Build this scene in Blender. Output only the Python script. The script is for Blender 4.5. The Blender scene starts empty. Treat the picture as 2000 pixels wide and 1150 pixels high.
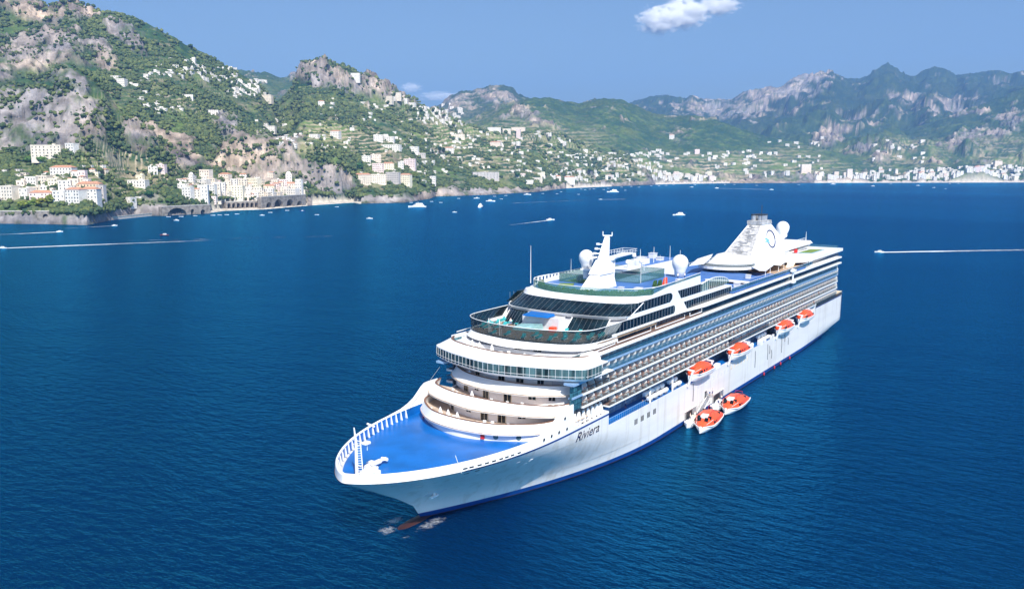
import bpy, bmesh, math, random
import numpy as np
from mathutils import Vector, Matrix
random.seed(7); RNG = np.random.default_rng(7)
sc = bpy.context.scene
rad = math.radians
# ------------------------------------------------------------------ camera
# world: x = aft along the ship, y = starboard, z = up (origin: stem at the waterline)
CAM = np.array([-99.757, -89.181, 59.427]); PITCH = 0.1548; YAW = 0.61255; FPX = 1600.0
fh = np.array([math.cos(YAW), math.sin(YAW), 0.0]); RT = np.array([math.sin(YAW), -math.cos(YAW), 0.0]); UPV = np.array([0, 0, 1.0])
FW = fh*math.cos(PITCH)-UPV*math.sin(PITCH); UU = fh*math.sin(PITCH)+UPV*math.cos(PITCH)
cd = bpy.data.cameras.new('camera'); cam = bpy.data.objects.new('camera', cd); sc.collection.objects.link(cam)
M = Matrix.Identity(4)
for i in range(3):
    M[i][0] = RT[i]; M[i][1] = UU[i]; M[i][2] = -FW[i]; M[i][3] = CAM[i]
cam.matrix_world = M
cd.sensor_width = 36; cd.lens = FPX/2000*36; cd.clip_start = 1; cd.clip_end = 60000
sc.camera = cam
# ------------------------------------------------------------------ light
SUN_EL, SUN_REL = 47, 15      # degrees: height, and how far right of straight behind the camera
sdir = -fh*math.cos(rad(SUN_REL))+RT*math.sin(rad(SUN_REL))
sv = Vector((sdir[0]*math.cos(rad(SUN_EL)), sdir[1]*math.cos(rad(SUN_EL)), math.sin(rad(SUN_EL))))
w = bpy.data.worlds.new("World"); sc.world = w; w.use_nodes = True
wn = w.node_tree; bg = wn.nodes['Background']
sky = wn.nodes.new('ShaderNodeTexSky'); sky.sky_type = 'NISHITA'; sky.sun_disc = False
sky.sun_elevation = rad(SUN_EL); sky.sun_rotation = math.atan2(sv.x, sv.y)
sky.air_density = 1.0; sky.dust_density = 3.0; sky.ozone_density = 5.0; sky.altitude = 0
wn.links.new(sky.outputs[0], bg.inputs[0]); bg.inputs[1].default_value = 0.09
sl = bpy.data.lights.new('sun', 'SUN'); so = bpy.data.objects.new('sun', sl); sc.collection.objects.link(so)
sl.energy = 5.0; sl.angle = rad(0.53); sl.color = (1, 0.955, 0.88)
so.rotation_euler = sv.to_track_quat('Z', 'Y').to_euler()
sc.view_settings.view_transform = 'Standard'; sc.view_settings.look = 'None'
sc.view_settings.exposure = 0.55; sc.view_settings.gamma = 1.0
sc.cycles.use_denoising = True; sc.cycles.max_bounces = 14; sc.cycles.diffuse_bounces = 4; sc.cycles.glossy_bounces = 4; sc.cycles.volume_bounces = 14
sc.cycles.transparent_max_bounces = 12; sc.cycles.volume_step_rate = 1.0; sc.cycles.volume_max_steps = 256
# ------------------------------------------------------------------ pixel <-> world (2000 x 1150 photograph)
def ray(px, py): return FW+(px-1000)/FPX*RT-(py-575)/FPX*UU
def at_z(px, py, z=0.0):
    d = ray(px, py); t = (z-CAM[2])/d[2]; return CAM+t*d
def at_depth(px, py, dep):
    d = ray(px, py); hd = d[0]*fh[0]+d[1]*fh[1]; return CAM+d*(dep/hd)
def to_px(P):
    d = np.asarray(P, float)-CAM; f = d@FW
    return 1000+FPX*(d@RT)/f, 575-FPX*(d@UU)/f
# ------------------------------------------------------------------ noise
def _h(a, b, c, s):
    n = (a*374761393+b*668265263+c*2147483647+s*974634777) & 0xffffffff
    n = ((n ^ (n >> 13))*1274126177) & 0xffffffff
    return ((n ^ (n >> 16)) & 0xffff)/65535.0
def vnoise(x, y, z=0.0, s=0):
    x, y, z = np.broadcast_arrays(np.asarray(x, float), np.asarray(y, float), np.asarray(z, float))
    xi = np.floor(x).astype(np.int64); yi = np.floor(y).astype(np.int64); zi = np.floor(z).astype(np.int64)
    fx, fy, fz = x-xi, y-yi, z-zi
    fx = fx*fx*(3-2*fx); fy = fy*fy*(3-2*fy); fz = fz*fz*(3-2*fz)
    def L(a, b, t): return a+(b-a)*t
    r = [[[_h(xi+i, yi+j, zi+k, s) for k in (0, 1)] for j in (0, 1)] for i in (0, 1)]
    return L(L(L(r[0][0][0], r[1][0][0], fx), L(r[0][1][0], r[1][1][0], fx), fy),
             L(L(r[0][0][1], r[1][0][1], fx), L(r[0][1][1], r[1][1][1], fx), fy), fz)*2-1
def fbm(x, y, z=0.0, o=4, s=0, g=.5):
    t = 0; a = 1; f = 1; n = 0
    for i in range(o):
        t = t+a*vnoise(np.asarray(x)*f, np.asarray(y)*f, np.asarray(z)*f, s+i); n += a; a *= g; f *= 2.03
    return t/n
def ridged(x, y, z=0.0, o=4, s=0):
    t = 0; a = 1; f = 1; n = 0
    for i in range(o):
        t = t+a*(1-2*np.abs(vnoise(np.asarray(x)*f, np.asarray(y)*f, np.asarray(z)*f, s+i))); n += a; a *= .5; f *= 2.07
    return t/n
# ------------------------------------------------------------------ materials
def nodes(name):
    m = bpy.data.materials.new(name); m.use_nodes = True
    return m, m.node_tree, m.node_tree.nodes['Principled BSDF']
def noise_node(nt, scale, detail=3, coord='Object', vec=None, rough=.55):
    n = nt.nodes.new('ShaderNodeTexNoise'); n.inputs['Scale'].default_value = scale; n.inputs['Detail'].default_value = detail
    n.inputs['Roughness'].default_value = rough
    if vec is None:
        tc = nt.nodes.new('ShaderNodeTexCoord'); vec = tc.outputs[coord]
    nt.links.new(vec, n.inputs['Vector']); return n
def ramp(nt, fac, stops):
    r = nt.nodes.new('ShaderNodeValToRGB'); e = r.color_ramp.elements
    while len(e) < len(stops): e.new(.5)
    for k, (p, c) in enumerate(stops): e[k].position = p; e[k].color = (*c, 1) if len(c) == 3 else c
    nt.links.new(fac, r.inputs[0]); return r
def paint(name, col, rough=.4, var=.06, scale=.6, metal=0, bump=0, spec=.5):
    m, nt, b = nodes(name)
    n = noise_node(nt, scale, 5)
    lo = tuple(max(0, c*(1-var*1.6)) for c in col); hi = tuple(min(1, c*(1+var*.6)) for c in col)
    r = ramp(nt, n.outputs[0], [(.3, lo), (.62, hi)])
    nt.links.new(r.outputs[0], b.inputs['Base Color'])
    b.inputs['Roughness'].default_value = rough; b.inputs['Metallic'].default_value = metal
    b.inputs['Specular IOR Level'].default_value = spec
    if bump:
        bp = nt.nodes.new('ShaderNodeBump'); bp.inputs['Strength'].default_value = bump; bp.inputs['Distance'].default_value = .1
        n2 = noise_node(nt, scale*6, 4); nt.links.new(n2.outputs[0], bp.inputs['Height']); nt.links.new(bp.outputs[0], b.inputs['Normal'])
    return m
def stretched(nt, sx, sy, sz):
    tc = nt.nodes.new('ShaderNodeTexCoord'); mp = nt.nodes.new('ShaderNodeMapping'); mp.inputs['Scale'].default_value = (sx, sy, sz)
    nt.links.new(tc.outputs['Object'], mp.inputs[0]); return mp.outputs[0]
def glass_dark(name, col, rough=.06, var=.7, sx=.33):
    m, nt, b = nodes(name)
    n = noise_node(nt, 1, 2, vec=stretched(nt, sx, sx, .15))
    r = ramp(nt, n.outputs[0], [(.35, tuple(c*(1-var) for c in col)), (.66, tuple(c*(1+var) for c in col))])
    nt.links.new(r.outputs[0], b.inputs['Base Color']); b.inputs['Roughness'].default_value = rough
    b.inputs['Specular IOR Level'].default_value = .45
    return m
def glass_clear(name, tint, through=.6):
    m, nt, b = nodes(name); out = nt.nodes['Material Output']
    b.inputs['Base Color'].default_value = (*tint, 1); b.inputs['Roughness'].default_value = .05
    t = nt.nodes.new('ShaderNodeBsdfTransparent'); t.inputs[0].default_value = (.80, .85, .87, 1)
    mx = nt.nodes.new('ShaderNodeMixShader'); mx.inputs[0].default_value = through
    nt.links.new(b.outputs[0], mx.inputs[1]); nt.links.new(t.outputs[0], mx.inputs[2]); nt.links.new(mx.outputs[0], out.inputs[0])
    return m
def hull_mat(name, col):
    m, nt, b = nodes(name)
    n = noise_node(nt, 1, 5, vec=stretched(nt, .05, .05, .5)); n2 = noise_node(nt, 1, 3, vec=stretched(nt, .6, .6, .05))
    r = ramp(nt, n.outputs[0], [(.3, tuple(c*.93 for c in col)), (.6, col)])
    r2 = ramp(nt, n2.outputs[0], [(.33, (.83, .81, .77)), (.48, (1, 1, 1))])
    mx = nt.nodes.new('ShaderNodeMixRGB'); mx.blend_type = 'MULTIPLY'; mx.inputs[0].default_value = .8
    nt.links.new(r.outputs[0], mx.inputs[1]); nt.links.new(r2.outputs[0], mx.inputs[2]); nt.links.new(mx.outputs[0], b.inputs['Base Color'])
    b.inputs['Roughness'].default_value = .38
    br = nt.nodes.new('ShaderNodeTexBrick'); br.inputs['Scale'].default_value = 1; br.inputs['Mortar Size'].default_value = .012
    br.inputs['Brick Width'].default_value = 7; br.inputs['Row Height'].default_value = 2.1; br.inputs['Mortar Smooth'].default_value = .6
    sep = nt.nodes.new('ShaderNodeSeparateXYZ'); cb = nt.nodes.new('ShaderNodeCombineXYZ'); tc = nt.nodes.new('ShaderNodeTexCoord')
    nt.links.new(tc.outputs['Object'], sep.inputs[0]); nt.links.new(sep.outputs[0], cb.inputs[0]); nt.links.new(sep.outputs[2], cb.inputs[1]); nt.links.new(cb.outputs[0], br.inputs['Vector'])
    n3 = noise_node(nt, .35, 3)
    ad = nt.nodes.new('ShaderNodeMath'); ad.operation = 'MULTIPLY_ADD'; ad.inputs[1].default_value = .5
    nt.links.new(n3.outputs[0], ad.inputs[0]); nt.links.new(br.outputs['Fac'], ad.inputs[2])
    bp = nt.nodes.new('ShaderNodeBump'); bp.inputs['Strength'].default_value = .25; bp.inputs['Distance'].default_value = .05
    nt.links.new(ad.outputs[0], bp.inputs['Height']); nt.links.new(bp.outputs[0], b.inputs['Normal'])
    return m
def panels(name, c1, c2, c3, sx, sz, rough=.3, mortar=.06):
    """a wall of alternating panels (doors, glass, steel) in object x / z"""
    m, nt, b = nodes(name)
    br = nt.nodes.new('ShaderNodeTexBrick'); br.offset = 0; br.inputs['Scale'].default_value = 1
    br.inputs['Brick Width'].default_value = sx; br.inputs['Row Height'].default_value = sz; br.inputs['Mortar Size'].default_value = mortar
    br.inputs['Color1'].default_value = (*c1, 1); br.inputs['Color2'].default_value = (*c2, 1); br.inputs['Mortar'].default_value = (*c3, 1)
    sep = nt.nodes.new('ShaderNodeSeparateXYZ'); cb = nt.nodes.new('ShaderNodeCombineXYZ'); tc = nt.nodes.new('ShaderNodeTexCoord')
    nt.links.new(tc.outputs['Object'], sep.inputs[0]); nt.links.new(sep.outputs[0], cb.inputs[0]); nt.links.new(sep.outputs[2], cb.inputs[1]); nt.links.new(cb.outputs[0], br.inputs['Vector'])
    n = noise_node(nt, 1, 2, vec=stretched(nt, .5, .5, .9)); r = ramp(nt, n.outputs[0], [(.35, (.35, .4, .45)), (.65, (1.4, 1.4, 1.3))])
    mx = nt.nodes.new('ShaderNodeMixRGB'); mx.blend_type = 'MULTIPLY'; mx.inputs[0].default_value = .8
    nt.links.new(br.outputs[0], mx.inputs[1]); nt.links.new(r.outputs[0], mx.inputs[2]); nt.links.new(mx.outputs[0], b.inputs['Base Color'])
    b.inputs['Roughness'].default_value = rough
    return m
def attr_mat(name, rough=.85, scale=.5, var=.35, bump=0, bscale=1.0):
    m, nt, b = nodes(name)
    a = nt.nodes.new('ShaderNodeAttribute'); a.attribute_name = 'Col'
    n = noise_node(nt, scale, 6, rough=.7); r = ramp(nt, n.outputs[0], [(.28, (1-var,)*3), (.72, (1+var,)*3)])
    mx = nt.nodes.new('ShaderNodeMixRGB'); mx.blend_type = 'MULTIPLY'; mx.inputs[0].default_value = 1
    nt.links.new(a.outputs[0], mx.inputs[1]); nt.links.new(r.outputs[0], mx.inputs[2]); nt.links.new(mx.outputs[0], b.inputs['Base Color'])
    b.inputs['Roughness'].default_value = rough; b.inputs['Specular IOR Level'].default_value = .15
    if bump:
        bp = nt.nodes.new('ShaderNodeBump'); bp.inputs['Strength'].default_value = bump; bp.inputs['Distance'].default_value = 3
        n2 = noise_node(nt, bscale, 6, rough=.7); nt.links.new(n2.outputs[0], bp.inputs['Height']); nt.links.new(bp.outputs[0], b.inputs['Normal'])
    return m
MT = dict(
    white=paint('ship_white', (.80, .80, .79), .35, .03), hull=hull_mat('hull_white', (.70, .695, .68)),
    frontwhite=paint('cabin_front_white', (.84, .84, .85), .5, .04), tierdeck=paint('tier_decking', (.56, .45, .36), .6, .15, 1), shadewhite=paint('shaded_white', (.62, .63, .66), .45, .05), blue=paint('deck_blue', (.003, .125, .44), .34, .16, .18, spec=.35),  # shadewhite: ship white greyed, with shade put into its colour
    bootblue=paint('boot_blue', (.003, .045, .22), .3, .1), red=paint('antifouling_red', (.040, .014, .013), .5, .2, .8),
    stripe=paint('stripe_blue', (.012, .05, .22), .35, .05), glass=glass_dark('window_glass', (.006, .016, .022), .08),
    railglass=glass_clear('rail_glass', (.3, .34, .36), .92), glassb=glass_dark('balcony_glass', (.05, .13, .2), .08, .35), clear=glass_clear('clear_glass', (.02, .035, .04), .55),
    blueglass=glass_clear('blue_glass', (.05, .17, .27), .55), paleblue=paint('pale_deck_blue', (.06, .16, .42), .5, .15, .3), greenglass=glass_clear('green_glass', (.10, .25, .2), .72),
    bandblue=paint('slab_shade_and_blue', (.24, .38, .56), .35, .06), teak=paint('teak', (.42, .27, .15), .6, .15, 1),
    decking=paint('terrace_decking', (.27, .20, .14), .7, .2, .8), brown=paint('rail_wood', (.20, .09, .045), .5, .2), orange=paint('boat_orange', (.80, .085, .025), .38, .08, 1.0, bump=.1),
    teal=paint('cushion_teal', (.03, .34, .36), .8, .15), steel=paint('steel', (.5, .51, .52), .35, .1, 2, .6),
    dark=paint('dark_grey', (.03, .032, .035), .5, .2), grille=paint('funnel_grille', (.45, .45, .45), .6, .3, .9, bump=.6),
    hedge=paint('hedge', (.035, .10, .018), .9, .5, 1.6, bump=1), turf=paint('turf', (.14, .22, .035), .9, .2), redp=paint('red_paint', (.55, .02, .02), .5, .1),
    cream=paint('cream', (.7, .62, .48), .7, .1), pool=paint('aqua_cloth', (.24, .44, .46), .5, .2, .5), rowwall=panels('cabin_wall', (.035, .06, .09), (.07, .12, .17), (.3, .34, .38), 1.4, 5, .25),
    rowdark=panels('cabin_glass', (.012, .05, .08), (.06, .19, .24), (.012, .025, .045), 1.4, 1.2, .12, .05), wallblue=panels('boat_deck_wall', (.12, .22, .36), (.2, .32, .46), (.35, .42, .5), 2.6, 5, .4),
    wing=glass_dark('bridge_glass', (.05, .095, .10), .1, .8, .9), logo=paint('logo_navy', (.02, .025, .10), .5, .05), logol=paint('logo_light_blue', (.2, .5, .75), .5, .05),
    skin=paint('skin', (.5, .3, .2), .6, .1), pinkdeck=paint('balcony_decking', (.17, .11, .09), .7, .2, 1.5), pink=paint('pink_wood', (.5, .3, .24), .6, .2, 2), maroon=paint('maroon', (.16, .035, .04), .7, .2))
# ------------------------------------------------------------------ mesh builder (ship coordinates: x aft, p port, z up)
COL = sc.collection
class MB:
    def __init__(s): s.v = []; s.f = []; s.m = []; s.k = 0
    def mat(s, k): s.k = k; return s
    def add(s, vs, fs):
        b = len(s.v); s.v += [tuple(map(float, v)) for v in vs]; s.f += [tuple(i+b for i in f) for f in fs]; s.m += [s.k]*len(fs); return s
    def box(s, x0, x1, p0, p1, z0, z1):
        return s.add([(x0, p0, z0), (x1, p0, z0), (x1, p1, z0), (x0, p1, z0), (x0, p0, z1), (x1, p0, z1), (x1, p1, z1), (x0, p1, z1)],
                     [(0, 1, 2, 3), (4, 7, 6, 5), (0, 4, 5, 1), (1, 5, 6, 2), (2, 6, 7, 3), (3, 7, 4, 0)])
    def hexa(s, bot, top):
        n = len(bot); return s.add(list(bot)+list(top), [tuple(range(n)), tuple(range(2*n-1, n-1, -1))]+[(i, i+n, (i+1) % n+n, (i+1) % n) for i in range(n)])
    def prism(s, poly, z0, z1): return s.hexa([(x, p, z0) for x, p in poly], [(x, p, z1) for x, p in poly])
    def tube(s, path, r, n=6, cap=True):
        path = [Vector(q) for q in path]; rs = r if isinstance(r, (list, tuple)) else [r]*len(path); vs = []; N = len(path)
        for i, q in enumerate(path):
            d = (path[min(i+1, N-1)]-path[max(i-1, 0)]); d = d.normalized() if d.length else Vector((0, 0, 1))
            a = d.cross(Vector((0, 0, 1)) if abs(d.z) < .9 else Vector((1, 0, 0))).normalized(); c = d.cross(a)
            for k in range(n):
                t = 2*math.pi*(k+.5)/n; vs.append(q+(a*math.cos(t)+c*math.sin(t))*rs[i])
        fs = [(i*n+k, i*n+(k+1) % n, (i+1)*n+(k+1) % n, (i+1)*n+k) for i in range(N-1) for k in range(n)]
        if cap: fs += [tuple(range(n-1, -1, -1)), tuple((N-1)*n+k for k in range(n))]
        return s.add(vs, fs)
    def lathe(s, c, prof, n=20, sx=1, sy=1):
        vs = [(c[0]+r*sx*math.cos(2*math.pi*k/n), c[1]+r*sy*math.sin(2*math.pi*k/n), c[2]+z) for r, z in prof for k in range(n)]
        fs = [(i*n+k, i*n+(k+1) % n, (i+1)*n+(k+1) % n, (i+1)*n+k) for i in range(len(prof)-1) for k in range(n)]
        fs += [tuple(range(n-1, -1, -1)), tuple((len(prof)-1)*n+k for k in range(n))]
        return s.add(vs, fs)
    def strip(s, A, B, th=0.0):
        """wall between two polylines of 3D points, with thickness towards the inside"""
        n = len(A); vs = list(A)+list(B); fs = [(i, i+1, n+i+1, n+i) for i in range(n-1)]
        if th:
            def off(C):
                o = []
                for i in range(n):
                    d = Vector(C[min(i+1, n-1)])-Vector(C[max(i-1, 0)]); d.z = 0; d = d.normalized() if d.length else Vector((1, 0, 0))
                    o.append((C[i][0]+d.y*th, C[i][1]-d.x*th, C[i][2]))
                return o
            vs += off(A)+off(B)
            fs += [(2*n+i+1, 2*n+i, 3*n+i, 3*n+i+1) for i in range(n-1)]
            fs += [(n+i, n+i+1, 3*n+i+1, 3*n+i) for i in range(n-1)]+[(i+1, i, 2*n+i, 2*n+i+1) for i in range(n-1)]
            fs += [(0, n, 3*n, 2*n), (n-1, 3*n-1, 4*n-1, 2*n-1)]
        return s.add(vs, fs)
    def fan(s, C, z0, z1): return s.prism([(c[0], c[1]) for c in C], z0, z1)
    def build(s, name, mats, parent=None, flip=True, smooth=False, loc=None, cols=None):
        me = bpy.data.meshes.new(name)
        off = Vector(loc) if loc is not None else Vector((0, 0, 0))
        vs = [(x-off.x, (-p if flip else p)-off.y, z-off.z) for x, p, z in s.v]
        me.from_pydata(vs, [], s.f)
        for m in (mats if isinstance(mats, (list, tuple)) else [mats]): me.materials.append(MT[m] if isinstance(m, str) else m)
        if len(me.materials) > 1: me.polygons.foreach_set('material_index', s.m)
        bm = bmesh.new(); bm.from_mesh(me); bmesh.ops.recalc_face_normals(bm, faces=bm.faces); bm.to_mesh(me); bm.free()
        if smooth: me.shade_smooth()
        me.update()
        o = bpy.data.objects.new(name, me); COL.objects.link(o); o.location = off
        if parent is not None: put(o, parent)
        return o
def put(o, parent):
    pm = parent.location.copy(); q = parent
    while q.parent: q = q.parent; pm += q.location
    o.parent = parent; o.location = o.location-pm
def tag(o, label, cat, group=None, kind=None):
    if label: o['label'] = label
    if cat: o['category'] = cat
    if group: o['group'] = group
    if kind: o['kind'] = kind
    return o
def empty(name, loc, label, cat, group=None, rz=0):
    o = bpy.data.objects.new(name, None); COL.objects.link(o); o.location = loc; o.rotation_euler.z = rz; o.empty_display_size = 1
    return tag(o, label, cat, group)
def struct(o): o['kind'] = 'structure'; return o
def copy_tree(o, parent=None):
    c = o.copy(); COL.objects.link(c); c.parent = parent
    for ch in o.children: copy_tree(ch, c)
    return c
def catmull(P, n=8):
    P = [Vector((*p, 0)) if len(p) == 2 else Vector(p) for p in P]; out = []
    for i in range(len(P)-1):
        a, b, c, d = P[max(i-1, 0)], P[i], P[i+1], P[min(i+2, len(P)-1)]
        for k in range(n):
            t = k/n; out.append(.5*((2*b)+(c-a)*t+(2*a-5*b+4*c-d)*t*t+(3*b-a-3*c+d)*t**3))
    out.append(P[-1]); return out
def resample(P, N):
    P = np.array([tuple(p) for p in P]); s = np.r_[0, np.cumsum(np.linalg.norm(np.diff(P, axis=0), axis=1))]
    t = np.linspace(0, s[-1], N); return np.stack([np.interp(t, s, P[:, k]) for k in range(P.shape[1])], 1)
def arc(half, z, N=61, dx=0.0, dp=0.0):
    """half: (p, x) from the centreline outwards -> full front curve, starboard to port, as 3D points"""
    h = [(x+dx, max(0, p-dp) if p else 0) for p, x in half]
    full = [(x, -p) for x, p in h[::-1]]+h[1:]
    R = resample(catmull(full), N); return [(r[0], r[1], z) for r in R]
# ------------------------------------------------------------------ WATER
def m_sss(b):      # light spreads a few metres through the water, so shadows on it are soft
    b.subsurface_method = 'BURLEY'; b.inputs['Subsurface Weight'].default_value = 1; b.inputs['Subsurface Radius'].default_value = (.3, 1, 1.1); b.inputs['Subsurface Scale'].default_value = 7
def water_mat():
    m, nt, b = nodes('sea_water')
    tc = nt.nodes.new('ShaderNodeTexCoord'); P = tc.outputs['Object']
    mp = nt.nodes.new('ShaderNodeMapping'); mp.inputs['Rotation'].default_value = (0, 0, .5); mp.inputs['Scale'].default_value = (1, .42, 1); nt.links.new(P, mp.inputs[0])
    n1 = noise_node(nt, .5, 5, vec=mp.outputs[0], rough=.6); n2 = noise_node(nt, .045, 3, vec=mp.outputs[0]); n3 = noise_node(nt, 1.3, 3, vec=mp.outputs[0])
    a1 = nt.nodes.new('ShaderNodeMath'); a1.operation = 'MULTIPLY_ADD'; a1.inputs[1].default_value = 1.6
    nt.links.new(n2.outputs[0], a1.inputs[0]); nt.links.new(n1.outputs[0], a1.inputs[2])
    a2 = nt.nodes.new('ShaderNodeMath'); a2.operation = 'MULTIPLY_ADD'; a2.inputs[1].default_value = .25
    nt.links.new(n3.outputs[0], a2.inputs[0]); nt.links.new(a1.outputs[0], a2.inputs[2])
    big = noise_node(nt, .0016, 3, vec=mp.outputs[0])
    rs = ramp(nt, big.outputs[0], [(.35, (.55, .55, .55)), (.65, (1, 1, 1))])
    bp = nt.nodes.new('ShaderNodeBump'); bp.inputs['Distance'].default_value = 1.6
    ms = nt.nodes.new('ShaderNodeMath'); ms.operation = 'MULTIPLY'; ms.inputs[1].default_value = 1.0
    nt.links.new(rs.outputs[0], ms.inputs[0]); nt.links.new(ms.outputs[0], bp.inputs['Strength'])
    nt.links.new(a2.outputs[0], bp.inputs['Height']); nt.links.new(bp.outputs[0], b.inputs['Normal'])
    c = ramp(nt, big.outputs[0], [(.32, (.0001, .0080, .028)), (.68, (.0002, .0150, .060))])
    nt.links.new(c.outputs[0], b.inputs['Base Color'])
    b.inputs['Roughness'].default_value = .6; b.inputs['Specular IOR Level'].default_value = 0; m_sss(b)
    g = nt.nodes.new('ShaderNodeBsdfGlossy'); g.inputs['Color'].default_value = (.045, .54, 1.0, 1); g.inputs['Roughness'].default_value = .2; nt.links.new(bp.outputs[0], g.inputs['Normal'])
    fr = nt.nodes.new('ShaderNodeFresnel'); fr.inputs['IOR'].default_value = 1.75; nt.links.new(bp.outputs[0], fr.inputs['Normal'])
    mx = nt.nodes.new('ShaderNodeMixShader'); nt.links.new(fr.outputs[0], mx.inputs[0]); nt.links.new(b.outputs[0], mx.inputs[1]); nt.links.new(g.outputs[0], mx.inputs[2]); nt.links.new(mx.outputs[0], nt.nodes['Material Output'].inputs[0])
    return m
MT['water'] = water_mat()
mb = MB(); ring = [0, 60, 150, 400, 1000, 2500, 6000, 11500]; nseg = 48; vs = [(CAM[0], CAM[1], 0)]; fs = []
for i, r in enumerate(ring[1:]):
    vs += [(CAM[0]+r*math.cos(2*math.pi*k/nseg), CAM[1]+r*math.sin(2*math.pi*k/nseg), 0) for k in range(nseg)]
    for k in range(nseg):
        k2 = (k+1) % nseg
        fs.append((0, 1+k, 1+k2) if i == 0 else (1+(i-1)*nseg+k, 1+i*nseg+k, 1+i*nseg+k2, 1+(i-1)*nseg+k2))
mb.add(vs, fs); struct(mb.build('sea', 'water', flip=False))
# ------------------------------------------------------------------ TERRAIN (a real height field at real distances)
def lat(P): d = np.asarray(P)-CAM; dep = d[0]*fh[0]+d[1]*fh[1]; return (d[0]*RT[0]+d[1]*RT[1])/dep, dep
SHORE = [(-500, 430), (-250, 434), (0, 437), (90, 438), (170, 440), (215, 431), (260, 423), (330, 421), (405, 417), (440, 412), (520, 409), (600, 402), (690, 396), (700, 398), (790, 396), (838, 389), (850, 384), (950, 381), (1050, 375), (1105, 368), (1180, 365), (1300, 360), (1420, 358), (1480, 358), (1600, 357.5), (2000, 356.5), (2300, 356), (2600, 356)]
SH = np.array([lat(at_z(x, y, 0)) for x, y in SHORE])
def shore(u): return np.interp(u, SH[:, 0], SH[:, 1])
def ridge(pts):   # (px, py, depth) -> arrays of lateral angle, height, depth
    o = []
    for x, y, D in pts:
        P = at_depth(x, y, D); u, d = lat(P); o.append((u, P[2], D))
    return np.array(o)
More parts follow.
